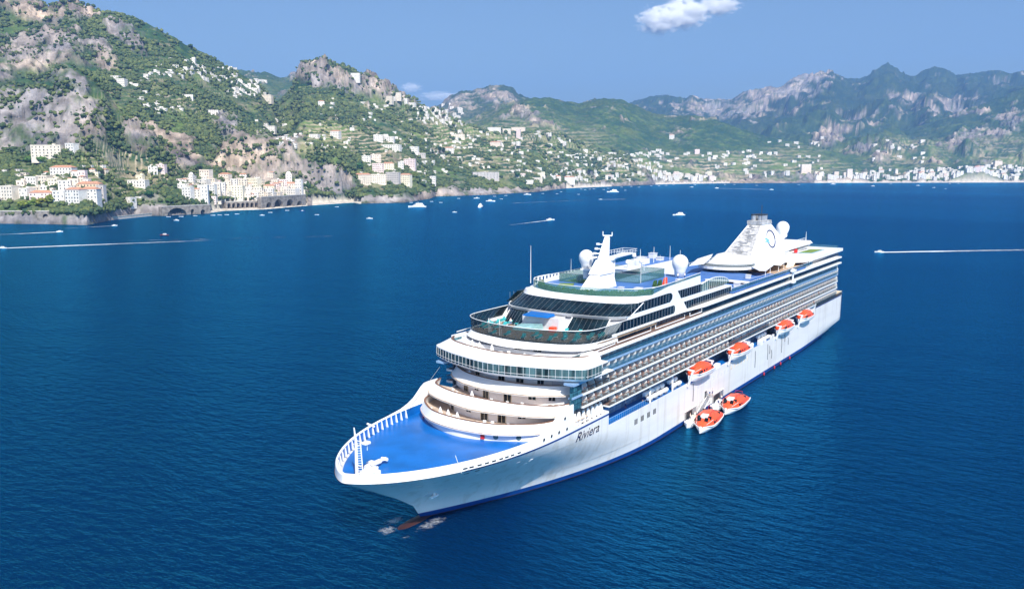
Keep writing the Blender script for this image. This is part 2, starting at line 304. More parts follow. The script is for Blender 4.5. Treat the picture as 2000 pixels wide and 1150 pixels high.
# name, ridge line, foot distance in front of the ridge (None = the shore), profile [(t, h)], fall-off behind, ravine amount, ravine size
LAY = [
 ('A', ridge([(-500, -250, 1900), (-200, -160, 1900), (-60, -50, 1900), (0, -14, 1900), (40, -2, 1880), (80, 12, 1880), (100, 13, 1880), (116, 6, 1880), (150, 9, 1870), (172, 24, 1860), (230, 28, 1860), (300, 52, 1880), (350, 78, 1900), (400, 108, 1950), (450, 134, 2000), (500, 162, 2050), (530, 190, 2100), (560, 250, 2100), (600, 330, 2000), (640, 372, 1900), (680, 400, 1800)]),
  None, [(0, .0), (.03, .045), (.10, .09), (.25, .17), (.45, .36), (.62, .54), (.8, .76), (1, 1)], 1500, .05, 210),
 ('A0', ridge([(-500, 130, 1150), (-250, 150, 1160), (-60, 165, 1180), (0, 172, 1180), (60, 168, 1180), (95, 152, 1180), (130, 131, 1180), (165, 140, 1180), (200, 165, 1180), (225, 205, 1180), (255, 240, 1170), (300, 262, 1180), (335, 300, 1190), (370, 330, 1200), (395, 352, 1210), (410, 400, 1250)]),
  None, [(0, 0), (.04, .06), (.12, .10), (.3, .22), (.5, .33), (.6, .40), (.78, .72), (.9, .90), (1, 1)], 260, .07, 90),
 ('B0', ridge([(395, 350, 1330), (412, 312, 1350), (435, 282, 1380), (470, 268, 1400), (520, 262, 1420), (560, 278, 1420), (600, 276, 1430), (640, 292, 1430), (660, 305, 1430), (690, 335, 1440), (710, 372, 1450), (720, 395, 1450)]),
  None, [(0, 0), (.05, .02), (.35, .10), (.5, .16), (.62, .35), (.8, .75), (.93, .95), (1, 1)], 500, .05, 60),
 ('B', ridge([(440, 290, 2050), (500, 238, 2150), (540, 208, 2200), (570, 178, 2250), (580, 140, 2300), (590, 124, 2300), (615, 117, 2300), (650, 120, 2300), (680, 134, 2320), (720, 150, 2350), (760, 168, 2380), (785, 188, 2400), (820, 203, 2420), (850, 215, 2450), (880, 228, 2500), (910, 243, 2500), (950, 250, 2550), (1020, 254, 2600), (1080, 258, 2700), (1105, 268, 2750), (1170, 298, 2800), (1220, 308, 2850), (1270, 318, 2900), (1295, 335, 2950), (1310, 358, 2950)]),
  None, [(0, 0), (.03, .03), (.1, .08), (.3, .27), (.55, .50), (.75, .68), (.86, .77), (.93, .93), (1, 1)], 1300, .045, 240),
 ('C', ridge([(330, 150, 4600), (440, 135, 4600), (480, 137, 4600), (505, 141, 4600), (520, 141, 4600), (545, 151, 4600), (565, 149, 4600), (590, 140, 4600), (640, 135, 4600), (700, 180, 4600), (780, 240, 4600)]), 3000, [(0, 0), (1, 1)], 1500, .05, 500),
 ('D', ridge([(770, 235, 5600), (830, 215, 5600), (858, 204, 5600), (880, 186, 5600), (900, 177, 5600), (920, 177, 5600), (940, 171, 5600), (965, 166, 5600), (985, 166, 5600), (1000, 172, 5600), (1012, 184, 5600), (1040, 193, 5600), (1100, 205, 5600), (1200, 240, 5600)]), 2500, [(0, 0), (.5, .4), (.8, .72), (1, 1)], 1500, .06, 420),
 ('E', ridge([(800, 290, 3900), (870, 262, 4000), (915, 235, 4100), (945, 222, 4100), (975, 209, 4150), (1000, 201, 4200), (1035, 193, 4200), (1075, 192, 4200), (1100, 198, 4200), (1125, 203, 4200), (1150, 199, 4200), (1180, 193, 4200), (1215, 196, 4200), (1245, 208, 4200), (1275, 222, 4200), (1310, 226, 4200), (1350, 224, 4100), (1400, 235, 4000), (1450, 255, 3900), (1500, 268, 3800), (1550, 276, 3750), (1600, 288, 3700), (1650, 303, 3600), (1690, 318, 3500), (1730, 338, 3400), (1760, 360, 3300)]),
  None, [(0, 0), (.05, .03), (.15, .13), (.4, .40), (.7, .70), (.9, .92), (1, 1)], 1500, .075, 330),
 ('F', ridge([(1150, 240, 8200), (1230, 200, 8200), (1260, 193, 8200), (1290, 187, 8200), (1330, 191, 8000), (1365, 196, 7800), (1430, 195, 7600), (1452, 180, 7600), (1500, 175, 7600), (1530, 172, 7500), (1552, 160, 7500), (1580, 151, 7500), (1600, 148, 7500), (1632, 142, 7500), (1655, 152, 7500), (1680, 153, 7500), (1696, 149, 7500), (1710, 141, 7500), (1722, 136, 7500), (1734, 133, 7500), (1748, 136, 7500), (1768, 146, 7500), (1788, 149, 7500), (1808, 135, 7500), (1825, 130, 7500), (1845, 135, 7500), (1868, 148, 7500), (1900, 144, 7300), (1950, 139, 7200), (1980, 147, 7100), (2010, 142, 7000), (2100, 150, 7000), (2300, 190, 7000), (2600, 200, 7000)]),
  4400, [(0, .0), (.35, .22), (.6, .48), (.8, .75), (1, 1)], 2500, .23, 620),
 ('G', ridge([(1620, 330, 4200), (1660, 300, 4500), (1690, 275, 4600), (1760, 258, 4700), (1820, 240, 4700), (1860, 225, 4700), (1900, 210, 4700), (1950, 190, 4700), (2000, 172, 4700), (2060, 150, 4700), (2200, 120, 4700), (2600, 110, 4700)]),
  None, [(0, 0), (.08, .03), (.3, .24), (.6, .55), (1, 1)], 2500, .08, 380),
]
def terrain_h(u, d, X, Y):
    """height at lateral angle u, depth d"""
    sh = shore(u); H = np.full_like(d, -60.0); lay = np.zeros(d.shape, int); T = np.zeros_like(d)
    warp = fbm(X/150, Y/150, 0, 3, 90)
    for i, (nm, R, foot, prof, fall, rav, rs) in enumerate(LAY):
        hr = np.interp(u, R[:, 0], R[:, 1], left=-80, right=-80); D = np.interp(u, R[:, 0], R[:, 2])
        F = sh if foot is None else D-foot
        F = F+(0 if foot is None else 1)*warp*60
        t = np.clip((d-F)/np.maximum(D-F, 40), 0, 1)
        tp = np.array(prof); h = hr*np.interp(t, tp[:, 0], tp[:, 1])
        h = np.where(d > D, hr-(d-D)/fall*np.abs(hr)*1.0, h)
        if foot is not None: h = np.where(d < F, -60, h)
        r = ridged(X/rs+warp*.3, Y/rs, i*3.1, 4, 11*i)
        h = h+rav*np.abs(hr)*(r-.35)*np.clip(t*6, 0, 1)*(np.where(t < .9, 1, np.clip((1-t)*10, .1 if nm == 'F' else .25, 1)))
        c = h > H; H = np.where(c, h, H); lay = np.where(c, i, lay); T = np.where(c, t, T)
    e = d-sh                                   # the coast itself: a rocky step out of the water
    land = np.clip(e/14, -1, 1)
    H = np.where(e < 0, np.minimum(H, -8.0), np.maximum(H, 1.2+np.clip(e, 0, 60)*.07))
    return H, lay, T, e
NU, ND = 1500, 640
us = np.linspace((-380-1000)/FPX, (2380-1000)/FPX, NU)
dd = 800*np.exp(np.linspace(0, math.log(9300/800), ND))
Ug, Dg = np.meshgrid(us, dd, indexing='ij')
Xg = CAM[0]+Dg*(fh[0]+Ug*RT[0]); Yg = CAM[1]+Dg*(fh[1]+Ug*RT[1])
Hg, Lg, Tg, Eg = terrain_h(Ug, Dg, Xg, Yg)
sc_d = np.clip(Dg/1500, .5, 4)
n_s = fbm(Xg/34, Yg/34, Hg/34, 5, 200); n_m = fbm(Xg/110, Yg/110, Hg/110, 4, 230)
slope = np.abs(np.gradient(Hg, axis=1)/np.maximum(np.gradient(Dg, axis=1), .1))
pxg, pyg = 1000+FPX*Ug*Dg/(Dg*math.cos(PITCH)-(Hg-CAM[2])*math.sin(PITCH)), None
fdep = Dg*math.cos(PITCH)-(Hg-CAM[2])*math.sin(PITCH); pyg = 575-FPX*(Dg*math.sin(PITCH)+(Hg-CAM[2])*math.cos(PITCH))/fdep
# where bare rock shows: world-fixed patches of cliff
CL = [(60, 112, 95, 42, 0, .95), (40, 14, 75, 22, .3, 1), (150, 28, 45, 14, .2, 1), (245, 72, 48, 16, .75, 1), (60, 235, 120, 62, 0, .95), (142, 168, 36, 26, 0, 1), (150, 215, 60, 40, .4, .6), (205, 110, 35, 25, .8, .6),
      (505, 315, 95, 48, .1, 1), (640, 350, 75, 30, .2, .9), (640, 152, 66, 26, .15, 1.1), (725, 170, 62, 20, .3, 1.1), (790, 195, 45, 14, .4, .8), (445, 228, 34, 22, .7, .8), (275, 268, 45, 34, .3, .9), (355, 300, 45, 35, .4, .8), (265, 320, 90, 40, 0, .35),
      (870, 200, 70, 24, 0, .6), (965, 185, 50, 20, 0, .6), (1030, 225, 40, 12, .5, .4), (1520, 175, 120, 24, -.3, .8), (1420, 212, 110, 20, 0, .6), (1590, 170, 50, 12, -.6, .5), (1690, 238, 100, 12, -.2, .35), (1840, 205, 90, 20, .1, .5), (1620, 262, 34, 18, 0, .8), (1700, 300, 60, 24, 0, .4), (1900, 265, 80, 25, -.6, .35), (1960, 240, 50, 22, -.7, .5), (1240, 340, 110, 20, 0, .3), (1545, 345, 60, 14, 0, .5), (1460, 350, 120, 9, 0, .4)]
cl = np.zeros_like(Hg)
for cx, cy, rx, ry, ro, wgt in CL:
    ax = (pxg-cx)*math.cos(ro)+(pyg-cy)*math.sin(ro); ay = -(pxg-cx)*math.sin(ro)+(pyg-cy)*math.cos(ro)
    cl = np.maximum(cl, wgt*np.clip(1.5-np.sqrt((ax/rx)**2+(ay/ry)**2), 0, 1))
strat = ridged(Xg/45, Yg/45, Hg/16, 4, 300)
n_l = fbm(Xg/55, Yg/55, Hg/40, 5, 260, .6)
rock = cl*1.0+n_m*.6+n_l*.9+np.clip(slope-1.0, 0, 1)*.3-.52
rock = np.clip(rock*3.2+.5, 0, 1)
coast = np.clip(1-Hg/(13+6*n_m), 0, 1)*(Eg < 45); rock = np.maximum(rock, np.clip(coast*2.2, 0, 1))
# craggy relief on rock, canopy relief on the woods
farf = np.clip(1.6-Dg/4200, .3, 1)
dH = farf*rock*(strat*15+n_s*12)*np.clip(sc_d, .7, 3)*np.clip(Eg/25, 0, 1)*np.clip(Hg/12, .25, 1)
dH += (1-rock)*(n_s*3.2+fbm(Xg/12, Yg/12, 0, 2, 333)*1.6)*sc_d*np.clip(Eg/60, 0, 1)
dH += coast*(ridged(Xg/13, Yg/13, 0, 4, 350)*6.5-1.5)*(Eg > 2)
push = -farf*rock*(ridged(Xg/30, Yg/30, Hg/22, 4, 410)*18)*np.clip(sc_d, .7, 2.2)*np.clip(Eg/40, 0, 1)*np.clip(Hg/20, 0, 1)
Hf = np.where(Eg > 0, np.maximum(Hg+dH, .9), Hg)
Xf = Xg+fh[0]*push+Ug*RT[0]*push; Yf = Yg+fh[1]*push+Ug*RT[1]*push
def mixc(a, b, t): return a+(b-a)*t[..., None]
t1 = np.clip(fbm(Xg/60, Yg/60, Hg/30, 4, 500)*1.1+.5, 0, 1); t2 = np.clip(fbm(Xg/18, Yg/18, Hg/10, 3, 520)*1.3+.5, 0, 1)
rockc = mixc(np.array([.13, .11, .105])+0*Hg[..., None], np.array([.54, .43, .33]), t1)
rockc = mixc(rockc, np.array([.25, .245, .26])+0*rockc, np.clip(fbm(Xg/220, Yg/220, Hg/80, 3, 540)*1.6+.45, 0, 1)*.7)
rockc *= (.55+.6*np.clip(t2, 0, 1))[..., None]; crk = np.clip(-strat*1.5-.1, 0, 1); rockc *= (1-.6*crk)[..., None]
rockc = mixc(rockc, np.array([.05, .085, .03])+0*rockc, np.clip(fbm(Xg/16, Yg/16, Hg/9, 4, 545)*3-.5, 0, 1)*.85)
vegc = mixc(np.array([.022, .062, .028])+0*Hg[..., None], np.array([.10, .15, .038]), t1*t2)
vegc = mixc(vegc, np.array([.27, .22, .15])+0*vegc, np.clip(fbm(Xg/26, Yg/26, Hg/9, 4, 570)*3.2-.75, 0, 1)*.7*np.clip(2600/Dg-.4, .15, 1))
vegc = mixc(vegc, np.array([.09, .12, .035])+0*vegc, np.clip(fbm(Xg/150, Yg/150, Hg/60, 3, 560)*2.2-.35, 0, 1)*.8)
# cultivated terraces: thin walls of pale stone following the contour
ter = np.zeros_like(Hg)
for cx, cy, rx, ry, wgt in [(250, 335, 120, 50, 1), (120, 380, 90, 25, .6), (300, 250, 90, 30, .6), (620, 270, 140, 40, .8), (800, 280, 190, 70, .8), (1000, 300, 160, 60, .8), (1230, 335, 120, 30, 1), (1420, 335, 170, 30, 1), (1560, 320, 90, 30, .6), (1760, 300, 80, 26, .8), (1960, 300, 60, 30, .8), (330, 190, 110, 45, .7), (500, 220, 60, 40, .4), (60, 350, 90, 30, .4)]:
    ter = np.maximum(ter, wgt*np.clip(1.5-np.sqrt(((pxg-cx)/rx)**2+((pyg-cy)/ry)**2), 0, 1))
step = np.clip(Dg/1500, .9, 2.4)*5.2
band = np.abs(((Hg+n_m*6)/step) % 1-.5)*2
terw = np.clip(ter*1.2, 0, 1)*np.clip(band*4-2.3, 0, 1)*(1-rock)*np.clip(n_m*2.2+.8, 0, 1)
terg = np.clip(ter*1.3, 0, 1)*(1-rock)*np.clip(fbm(Xg/70, Yg/70, 0, 3, 580)*2+.35, 0, 1)
vegc = mixc(vegc, np.array([.13, .19, .045])+0*vegc, terg*.75)
vegc = mixc(vegc, np.array([.44, .36, .26])+0*vegc, terw*.95)
vegc = mixc(vegc, np.array([.30, .25, .16])+0*vegc, np.clip(ter, 0, 1)*np.clip(fbm(Xg/40, Yg/40, Hg/12, 3, 590)*2.6-.2, 0, 1)*.7)
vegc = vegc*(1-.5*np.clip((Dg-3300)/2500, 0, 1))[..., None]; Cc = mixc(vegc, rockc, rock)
wet = np.clip(1-Hf/2.5, 0, 1)*(Eg < 30); Cc = Cc*(1-.55*wet)[..., None]
beach = np.zeros_like(Hg)
for a, b_ in [(405, 600), (610, 705), (1105, 1195), (1280, 1425), (1590, 2300)]: beach = np.maximum(beach, ((pxg > a) & (pxg < b_) & (Eg < 34)).astype(float))
Hf = np.where((beach > 0) & (Eg > 0), .5+Eg*.06, Hf); Cc = mixc(Cc, np.array([.52, .47, .40])+0*Cc, beach*.95)
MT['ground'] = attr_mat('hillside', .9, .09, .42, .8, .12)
def grid_mesh(name, X, Y, Z, C, mat):
    nu, nd = X.shape; me = bpy.data.meshes.new(name)
    idx = np.arange(nu*nd).reshape(nu, nd)
    q = np.stack([idx[:-1, :-1], idx[1:, :-1], idx[1:, 1:], idx[:-1, 1:]], -1)
    keep = (np.maximum.reduce([Z[:-1, :-1], Z[1:, :-1], Z[1:, 1:], Z[:-1, 1:]]) > -25)
    q = q[keep]; n = len(q)
    me.vertices.add(nu*nd); me.vertices.foreach_set('co', np.stack([X, Y, Z], -1).astype(np.float32).ravel())
    me.loops.add(n*4); me.loops.foreach_set('vertex_index', q.astype(np.int32).ravel())
    me.polygons.add(n); me.polygons.foreach_set('loop_start', np.arange(n, dtype=np.int32)*4); me.polygons.foreach_set('loop_total', np.full(n, 4, np.int32))
    me.update(calc_edges=True)
    a = me.color_attributes.new('Col', 'FLOAT_COLOR', 'POINT'); a.data.foreach_set('color', np.concatenate([C, np.ones(C.shape[:2]+(1,))], -1).astype(np.float32).ravel())
    me.materials.append(MT[mat]); o = bpy.data.objects.new(name, me); COL.objects.link(o); me.shade_smooth(); return o
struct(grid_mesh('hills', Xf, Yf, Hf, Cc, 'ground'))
Pf = np.stack([Xf, Yf, Hf], -1); dfz = (Pf-CAM)@FW
PXf = 1000+FPX*((Pf-CAM)@RT)/dfz; PYf = 575-FPX*((Pf-CAM)@UU)/dfz
VIS = np.minimum.accumulate(np.where(Hf > 0, PYf, 9999), axis=1); VISm = (PYf <= VIS+1.0) & (Hf > .4)
def ground_at(px, py):
    """first visible ground point along the column through (px, py)"""
    i = int(np.clip(np.searchsorted(PXf[:, ND//3], px), 1, NU-2)); col = PYf[i]; ok = np.nonzero((col <= py) & (Hf[i] > .3))[0]
    if not len(ok): return None
    j = ok[0]; return np.array([Xf[i, j], Yf[i, j], Hf[i, j]]), Dg[i, j], i, j
# ------------------------------------------------------------------ WOODS: leafy crowns over the near slopes
def ico(sub):
    bm = bmesh.new(); bmesh.ops.create_icosphere(bm, subdivisions=sub, radius=1); bm.verts.ensure_lookup_table()
    v = np.array([x.co[:] for x in bm.verts]); f = np.array([[q.index for q in t.verts] for t in bm.faces]); bm.free(); return v, f
def scatter(name, P, R, C, sub, mat, seed=3):
    v, f = ico(sub); n = len(P); r = np.random.default_rng(seed)
    jit = 1+r.uniform(-.32, .34, (n, len(v)))
    V = v[None]*jit[..., None]*R[:, None, None]*np.array([1, 1, .85])+P[:, None]
    F = f[None]+(np.arange(n)*len(v))[:, None, None]; F = F.reshape(-1, 3); k = len(F)
    me = bpy.data.meshes.new(name); me.vertices.add(n*len(v)); me.vertices.foreach_set('co', V.astype(np.float32).ravel())
    me.loops.add(k*3); me.loops.foreach_set('vertex_index', F.astype(np.int32).ravel())
    me.polygons.add(k); me.polygons.foreach_set('loop_start', np.arange(k, dtype=np.int32)*3); me.polygons.foreach_set('loop_total', np.full(k, 3, np.int32)); me.update(calc_edges=True)
    cc = np.repeat(C[:, None], len(v), 1)*(1+r.uniform(-.2, .2, (n, len(v), 1))); cc = np.concatenate([cc, np.ones((n, len(v), 1))], -1)
    a = me.color_attributes.new('Col', 'FLOAT_COLOR', 'POINT'); a.data.foreach_set('color', cc.astype(np.float32).ravel())
    me.materials.append(MT[mat]); o = bpy.data.objects.new(name, me); COL.objects.link(o); return o
MT['leaf'] = attr_mat('leaves', .9, .8, .35)
wgt = (1-rock)**1.5*VISm*(Dg < 3000)*(Hf > 5)*(beach < 1)*(PXf > -300)*(PXf < 2300)
clump = np.clip(fbm(Xg/45, Yg/45, 0, 3, 700)*2.7+.38, .02, 1); wgt = wgt*clump*(1-.7*np.clip(terw+terg, 0, 1))
wgt = wgt*np.clip((1500/Dg), .4, 2)**.5*(1-.88*np.clip(ter*1.15, 0, 1)*np.clip(n_m*2+.9, .25, 1))
wgt[rock > .75] = 0; wr = (rock > .5)*VISm*(Dg < 2600)*(Hf > 9)*.16*np.clip(fbm(Xg/30, Yg/30, Hg/20, 3, 720)*2.2+.3, 0, 1); wgt = wgt+wr
pw = (wgt/wgt.sum()).ravel(); NT = 60000
pick = RNG.choice(len(pw), NT, p=pw); pi, pj = np.unravel_index(pick, Xf.shape)
dep = Dg[pi, pj]; Rr = (1.3+3.0*RNG.uniform(0, 1, NT)**1.7)*np.clip(dep/1500, .8, 1.7)
Pt = np.stack([Xf[pi, pj], Yf[pi, pj], Hf[pi, pj]], -1)+RNG.normal(0, 1, (NT, 3))*np.array([3, 3, 0]); Pt[:, 2] += Rr*.35
tc1 = np.array([.028, .060, .032]); tc2 = np.array([.135, .160, .052]); tt = np.clip(RNG.uniform(0, 1, NT)**1.6*.75+t1[pi, pj]*.35, 0, 1)[:, None]
Ct = tc1+(tc2-tc1)*tt
nr = dep < 1500
tag(scatter('hillside_trees', Pt[nr], Rr[nr], Ct[nr], 2, 'leaf'), 'dense green trees and scrub over the near coastal slopes', 'woods', kind='stuff')
tag(scatter('distant_woods', Pt[~nr], Rr[~nr], Ct[~nr], 1, 'leaf'), 'green woods over the farther hillside above the sea', 'woods', kind='stuff')
# ------------------------------------------------------------------ THE CRUISE SHIP
ship = empty('cruise_ship', (100, 0, 0), 'white cruise ship with blue foredeck and stepped balconies, the only large ship on the bay', 'cruise ship')
STEM = np.array([(-3.2, 1.5), (0, 0), (2.8, -1.9), (5.4, -5.8), (8.3, -11.0), (10.6, -15.2), (12.0, -17.6), (12.8, -18.4), (13.7, -18.6)])
def xstem(z): return float(np.interp(z, STEM[:, 0], STEM[:, 1]))
def xend(z): return float(np.interp(z, [-3, 0, 2.8, 13], [184, 199, 220.6, 220.9]))
def hb(x, z):
    s = x-xstem(z); f = min(max(z/12, 0), 1.1); L = 62-20*f**1.3; n = 1.9+.6*f**2; ex = 1-.33*min(f, 1)**1.6
    if s <= 0: return 0.0
    b = 16.1*(1-max(0, 1-s/L)**n)**ex
    e = xend(z)-x
    if e < 3: b -= 1.6*(1-max(e, 0)/3)**2
    if z < 2.8 and x > 170: b *= 1-.12*max(0, (x-170)/50)*(2.8-z)/2.8
    return b
def hull_part(name, mats, zs, x0=None, x1=None, off=0.0, n=150, midx=None, close=True, th=0, sides=(1, -1)):
    if off and not close and sides == (1, -1):
        for q in sides: hull_part(name, mats, zs, x0, x1, off, n, midx, close, th, (q,))
        return
    mb = MB(); T = (np.linspace(0, 1, n)**1.5)
    T = np.r_[T[:-1], 1] if x0 is None else np.linspace(0, 1, n)
    nz = len(zs); grid = {}
    for sgn in sides:
        vs = []
        for z in zs:
            a = xstem(z)+.0 if x0 is None else x0; b = xend(z) if x1 is None else x1
            for t in T:
                x = a+(b-a)*t; vs.append((x-(off*.5 if x0 is None and t == 0 else 0), sgn*(hb(x, z)+off), z))
        fs = [(j*n+i, j*n+i+1, (j+1)*n+i+1, (j+1)*n+i) for j in range(nz-1) for i in range(n-1)]
        for j in range(nz-1):
            mb.k = midx[j] if midx else 0
            mb.add([], [])
        b0 = len(mb.v); mb.v += vs; mb.f += [tuple(q+b0 for q in f) for f in fs]; mb.m += [(midx[j] if midx else 0) for j in range(nz-1) for i in range(n-1)]
    if close and x1 is None:
        b0 = n*nz
        for j in range(nz-1):
            mb.f.append((j*n+n-1, (j+1)*n+n-1, b0+(j+1)*n+n-1, b0+j*n+n-1)); mb.m.append(midx[j] if midx else 0)
    return mb.build(name, mats, ship, smooth=True)
hull_part('hull', ['hull', 'bootblue', 'red'], [-3.2, -1.5, .12, 1.0, 1.9, 2.8, 4.2, 5.5, 7, 8.3, 9.0, 9.7], midx=[2, 2, 1, 0, 0, 0, 0, 0, 0, 0, 0])
zf = [9.7, 10.3, 11.0, 11.6, 12.0]
hull_part('bow_plating', 'hull', zf, x0=None, x1=37, close=False, n=70)
hull_part('stern_plating', 'hull', zf+[12.3], x0=183, x1=None, n=30)
hull_part('hull_stripe', 'stripe', [11.72, 12.08], x0=-3, x1=37, off=.03, close=False, n=60)
hull_part('bow_line', 'brown', [11.93, 12.03], x0=None, x1=-2.9, off=.03, close=False, n=60)
hull_part('stern_stripe', 'stripe', [12.0, 12.3], x0=183, x1=None, off=.03, n=20)
hull_part('rubbing_strake', 'hull', [3.0, 3.12], x0=22, x1=120, off=.06, close=False, n=60)
# foredeck
ZD = 11.75
dk = [(x, max(hb(x, 11.4)-.25, .05)) for x in np.r_[-16.4, -16.2, -15.8, np.linspace(-15.2, 24, 60)]]
MB().prism([(x, p) for x, p in dk]+[(x, -p) for x, p in dk[::-1]], ZD-.3, ZD).build('foredeck', 'blue', ship)
# bulwark round the bow, leaning slightly in
def bul(z, lean, off=0):
    xs = np.r_[xstem(12)+np.array([.004, .03, .1, .25, .5, .8]), np.linspace(-16.4, 22, 60)]
    port = [(x, max(hb(x, 12)-lean+off, 0.02)) for x in xs]
    port = [(x+lean*.9*max(0, 1-(x+17.6)/4), p) for x, p in port]; full = [(x, -p) for x, p in port[::-1]]+[(-17.6+lean*.9-off, 0)]+port
    return [(x, p, z) for x, p in full]
A = bul(12.0, 0); B = bul(13.25, .10); B2 = bul(13.42, .22); B3 = bul(13.4, .52); B4 = bul(13.25, .6)
mb = MB(); mb.strip(A, B).strip(B, B2).strip(B2, B3).strip(B3, B4); mb.k = 1; mb.strip(B4, bul(ZD-.1, .7)); mb.build('bulwark', ['white', 'blue'], ship, smooth=True)
mb = MB()
for x in np.arange(-15, 13.5, 1.55):
    p = hb(x, 12)-.66
    for sg in (1, -1):
        q = MB(); q.add([(x-.07, sg*p, 13.3), (x-.07, sg*(p-.12), 13.3), (x-.07, sg*(p-.5), ZD), (x-.07, sg*p, ZD), (x+.07, sg*p, 13.3), (x+.07, sg*(p-.12), 13.3), (x+.07, sg*(p-.5), ZD), (x+.07, sg*p, ZD)],
                        [(0, 1, 2, 3), (7, 6, 5, 4), (0, 4, 5, 1), (1, 5, 6, 2), (2, 6, 7, 3), (3, 7, 4, 0)])
        if sg < 0: q.build('stanchion', 'white', ship)
# freeing ports (dark slots) in the port bulwark
for px, py in [(916, 917), (930, 914.5), (946, 910.5), (960, 906.5), (974, 902.5), (987, 898), (998, 894.5), (1010, 891), (1021, 886)]:
    x = float(at_z(px, py, 12.35)[0]); p0 = hb(x-.38, 12); p1 = hb(x+.38, 12)
    MB().add([(x-.38, p0+.04, 12.28), (x+.38, p1+.04, 12.28), (x+.38, p1+.02, 12.5), (x-.38, p0+.02, 12.5), (x-.38, p0-.2, 12.28), (x+.38, p1-.2, 12.28), (x+.38, p1-.2, 12.5), (x-.38, p0-.2, 12.5)],
             [(0, 1, 2, 3), (7, 6, 5, 4), (0, 4, 5, 1), (1, 5, 6, 2), (2, 6, 7, 3), (3, 7, 4, 0)]).build('freeing_port', 'dark', ship)
# anchor pocket plate and small fittings on the flare
def on_hull(x, z, w_, h_, name, mat, out=.06, sg=1):
    a, b, c, d = [(xx, sg*(hb(xx, zz)+out), zz) for xx, zz in ((x-w_/2, z-h_/2), (x+w_/2, z-h_/2), (x+w_/2, z+h_/2), (x-w_/2, z+h_/2))]
    e = [(q[0], q[1]-sg*.25, q[2]) for q in (a, b, c, d)]
    return MB().add([a, b, c, d]+e, [(0, 1, 2, 3), (7, 6, 5, 4), (0, 4, 5, 1), (1, 5, 6, 2), (2, 6, 7, 3), (3, 7, 4, 0)]).build(name, mat, ship)
on_hull(-.6, 5.6, 2.6, 1.5, 'anchor_pocket', 'shadewhite', .05); on_hull(-.6, 5.6, 2.6, 1.5, 'anchor_pocket', 'steel', .05, -1)
mb = MB(); p = hb(-.6, 5.4)
mb.box(-.75, -.45, p+.08, p+.3, 4.9, 6.1).box(-1.5, .3, p-.1, p+.35, 4.8, 5.05); mb.build('anchor', 'white', ship)
for x, z in [(-8.5, 9.0), (-6.6, 9.1), (1.6, 9.9), (3.2, 9.9), (9.5, 9.9), (-1.5, 10.9), (.2, 11.0)]: on_hull(x, z, .7, .14, 'mooring_pipe', 'white' if z < 10 else 'dark', .08)
for x, z in [(12.3, 8.6), (13, 9.3)]: on_hull(x, z, .5, .45, 'mooring_pipe', 'white', .1)
# bulbous bow just breaking the surface
mb = MB(); mb.lathe((0, 0, 0), [(.02, 0), (1.0, .5), (1.55, 1.6), (1.8, 3.4), (1.9, 6), (1.8, 10)], 18)
mb.v = [(-7.6+z, p*1.15, -1.5+x*.95) for x, p, z in mb.v]; mb.build('bulbous_bow', 'red', ship, smooth=True)
# name on both bows: letters laid over the plating
def letters(txt, size, x, p, z, mat, name, shear=.28, port=True):
    cu = bpy.data.curves.new('txt', 'FONT'); cu.body = txt; cu.size = size; cu.shear = shear; cu.extrude = .02; cu.offset = .012
    ob = bpy.data.objects.new('txt', cu); COL.objects.link(ob); dg = bpy.context.evaluated_depsgraph_get(); dg.update()
    me = bpy.data.meshes.new_from_object(ob.evaluated_get(dg)); bpy.data.objects.remove(ob); me.name = name
    wid = max(v.co.x for v in me.vertices)
    for v in me.vertices:
        a, b, c = v.co
        if port: X = x+a; Z = z+b; v.co = (X, -(hb(X, Z)+.05+c), Z)
        else: X = x+wid-a; Z = z+b; v.co = (X, (hb(X, Z)+.05+c), Z)
    me.materials.append(MT[mat]); o = bpy.data.objects.new(name, me); COL.objects.link(o); put(o, ship); return o
nm = letters('Riviera', 2.5, 24.6, 0, 9.55, 'logo', 'name_lettering', .35)
nw = max(v.co.x for v in nm.data.vertices)-24.6
for v in nm.data.vertices: X = 24.6+(v.co.x-24.6)*8.6/nw; v.co.x = X; v.co.y = -(hb(X, v.co.z)+.06)
# side features of the hull
for k in range(4):
    x = 48.4+k*2.95
    for i in range(3): on_hull(x+i*.5, 7.25, .3, 1.15, 'hull_window', 'dark', .03)
for k in range(16):
    on_hull(79.5+k*2.45, 7.4 if k < 9 else 7.5, .75, 1.0, 'hull_window', 'cream' if k > 9 else 'shadewhite', .03)
for px, py in [(1064.5, 852.5), (1081, 843.5), (1097.5, 836), (1115, 827.6), (1095, 811.4), (1126, 806)]: pass
# ---- foredeck wall and curved balcony tiers
SIDE = 37.0
base = [(0, 10.0), (5, 11.0), (9, 13.0), (12, 14.8), (14.6, 17.6), (15.2, 22)]
T1b = [(0, 9.6), (7, 10.8), (12, 14), (14.5, 17.2), (15.6, 22)]; T1t = [(0, 10.6), (7, 11.7), (12, 15.0), (14.3, 18.2), (15.2, 23)]
T2b = [(0, 14.2), (8, 15.8), (12.6, 17.6), (15, 19.6), (15.9, 23.4)]; T2t = [(0, 16.9), (7, 17.5), (12, 19.3), (14.4, 21), (15.7, 24)]
T3b = [(0, 19.8), (7, 20.9), (12, 23.6), (14.4, 26), (15.4, 28.5)]; T3t = [(0, 22.2), (5, 22.6), (9, 23.8), (12, 25.6), (14, 27.4), (15.0, 29.5)]
BRb = [(0, 20.0), (9, 21.9), (14, 23.7), (16.9, 25.4), (17.5, 27.5), (17.5, 30.5)]
BRe = [(0, 19.3), (9, 21.2), (14, 23.1), (17.2, 24.9), (17.9, 27), (17.9, 30.6)]
BRr = [(0, 22.1), (4, 22.6), (9.6, 23.9), (14, 26.0), (15.9, 28.5), (16.6, 32)]
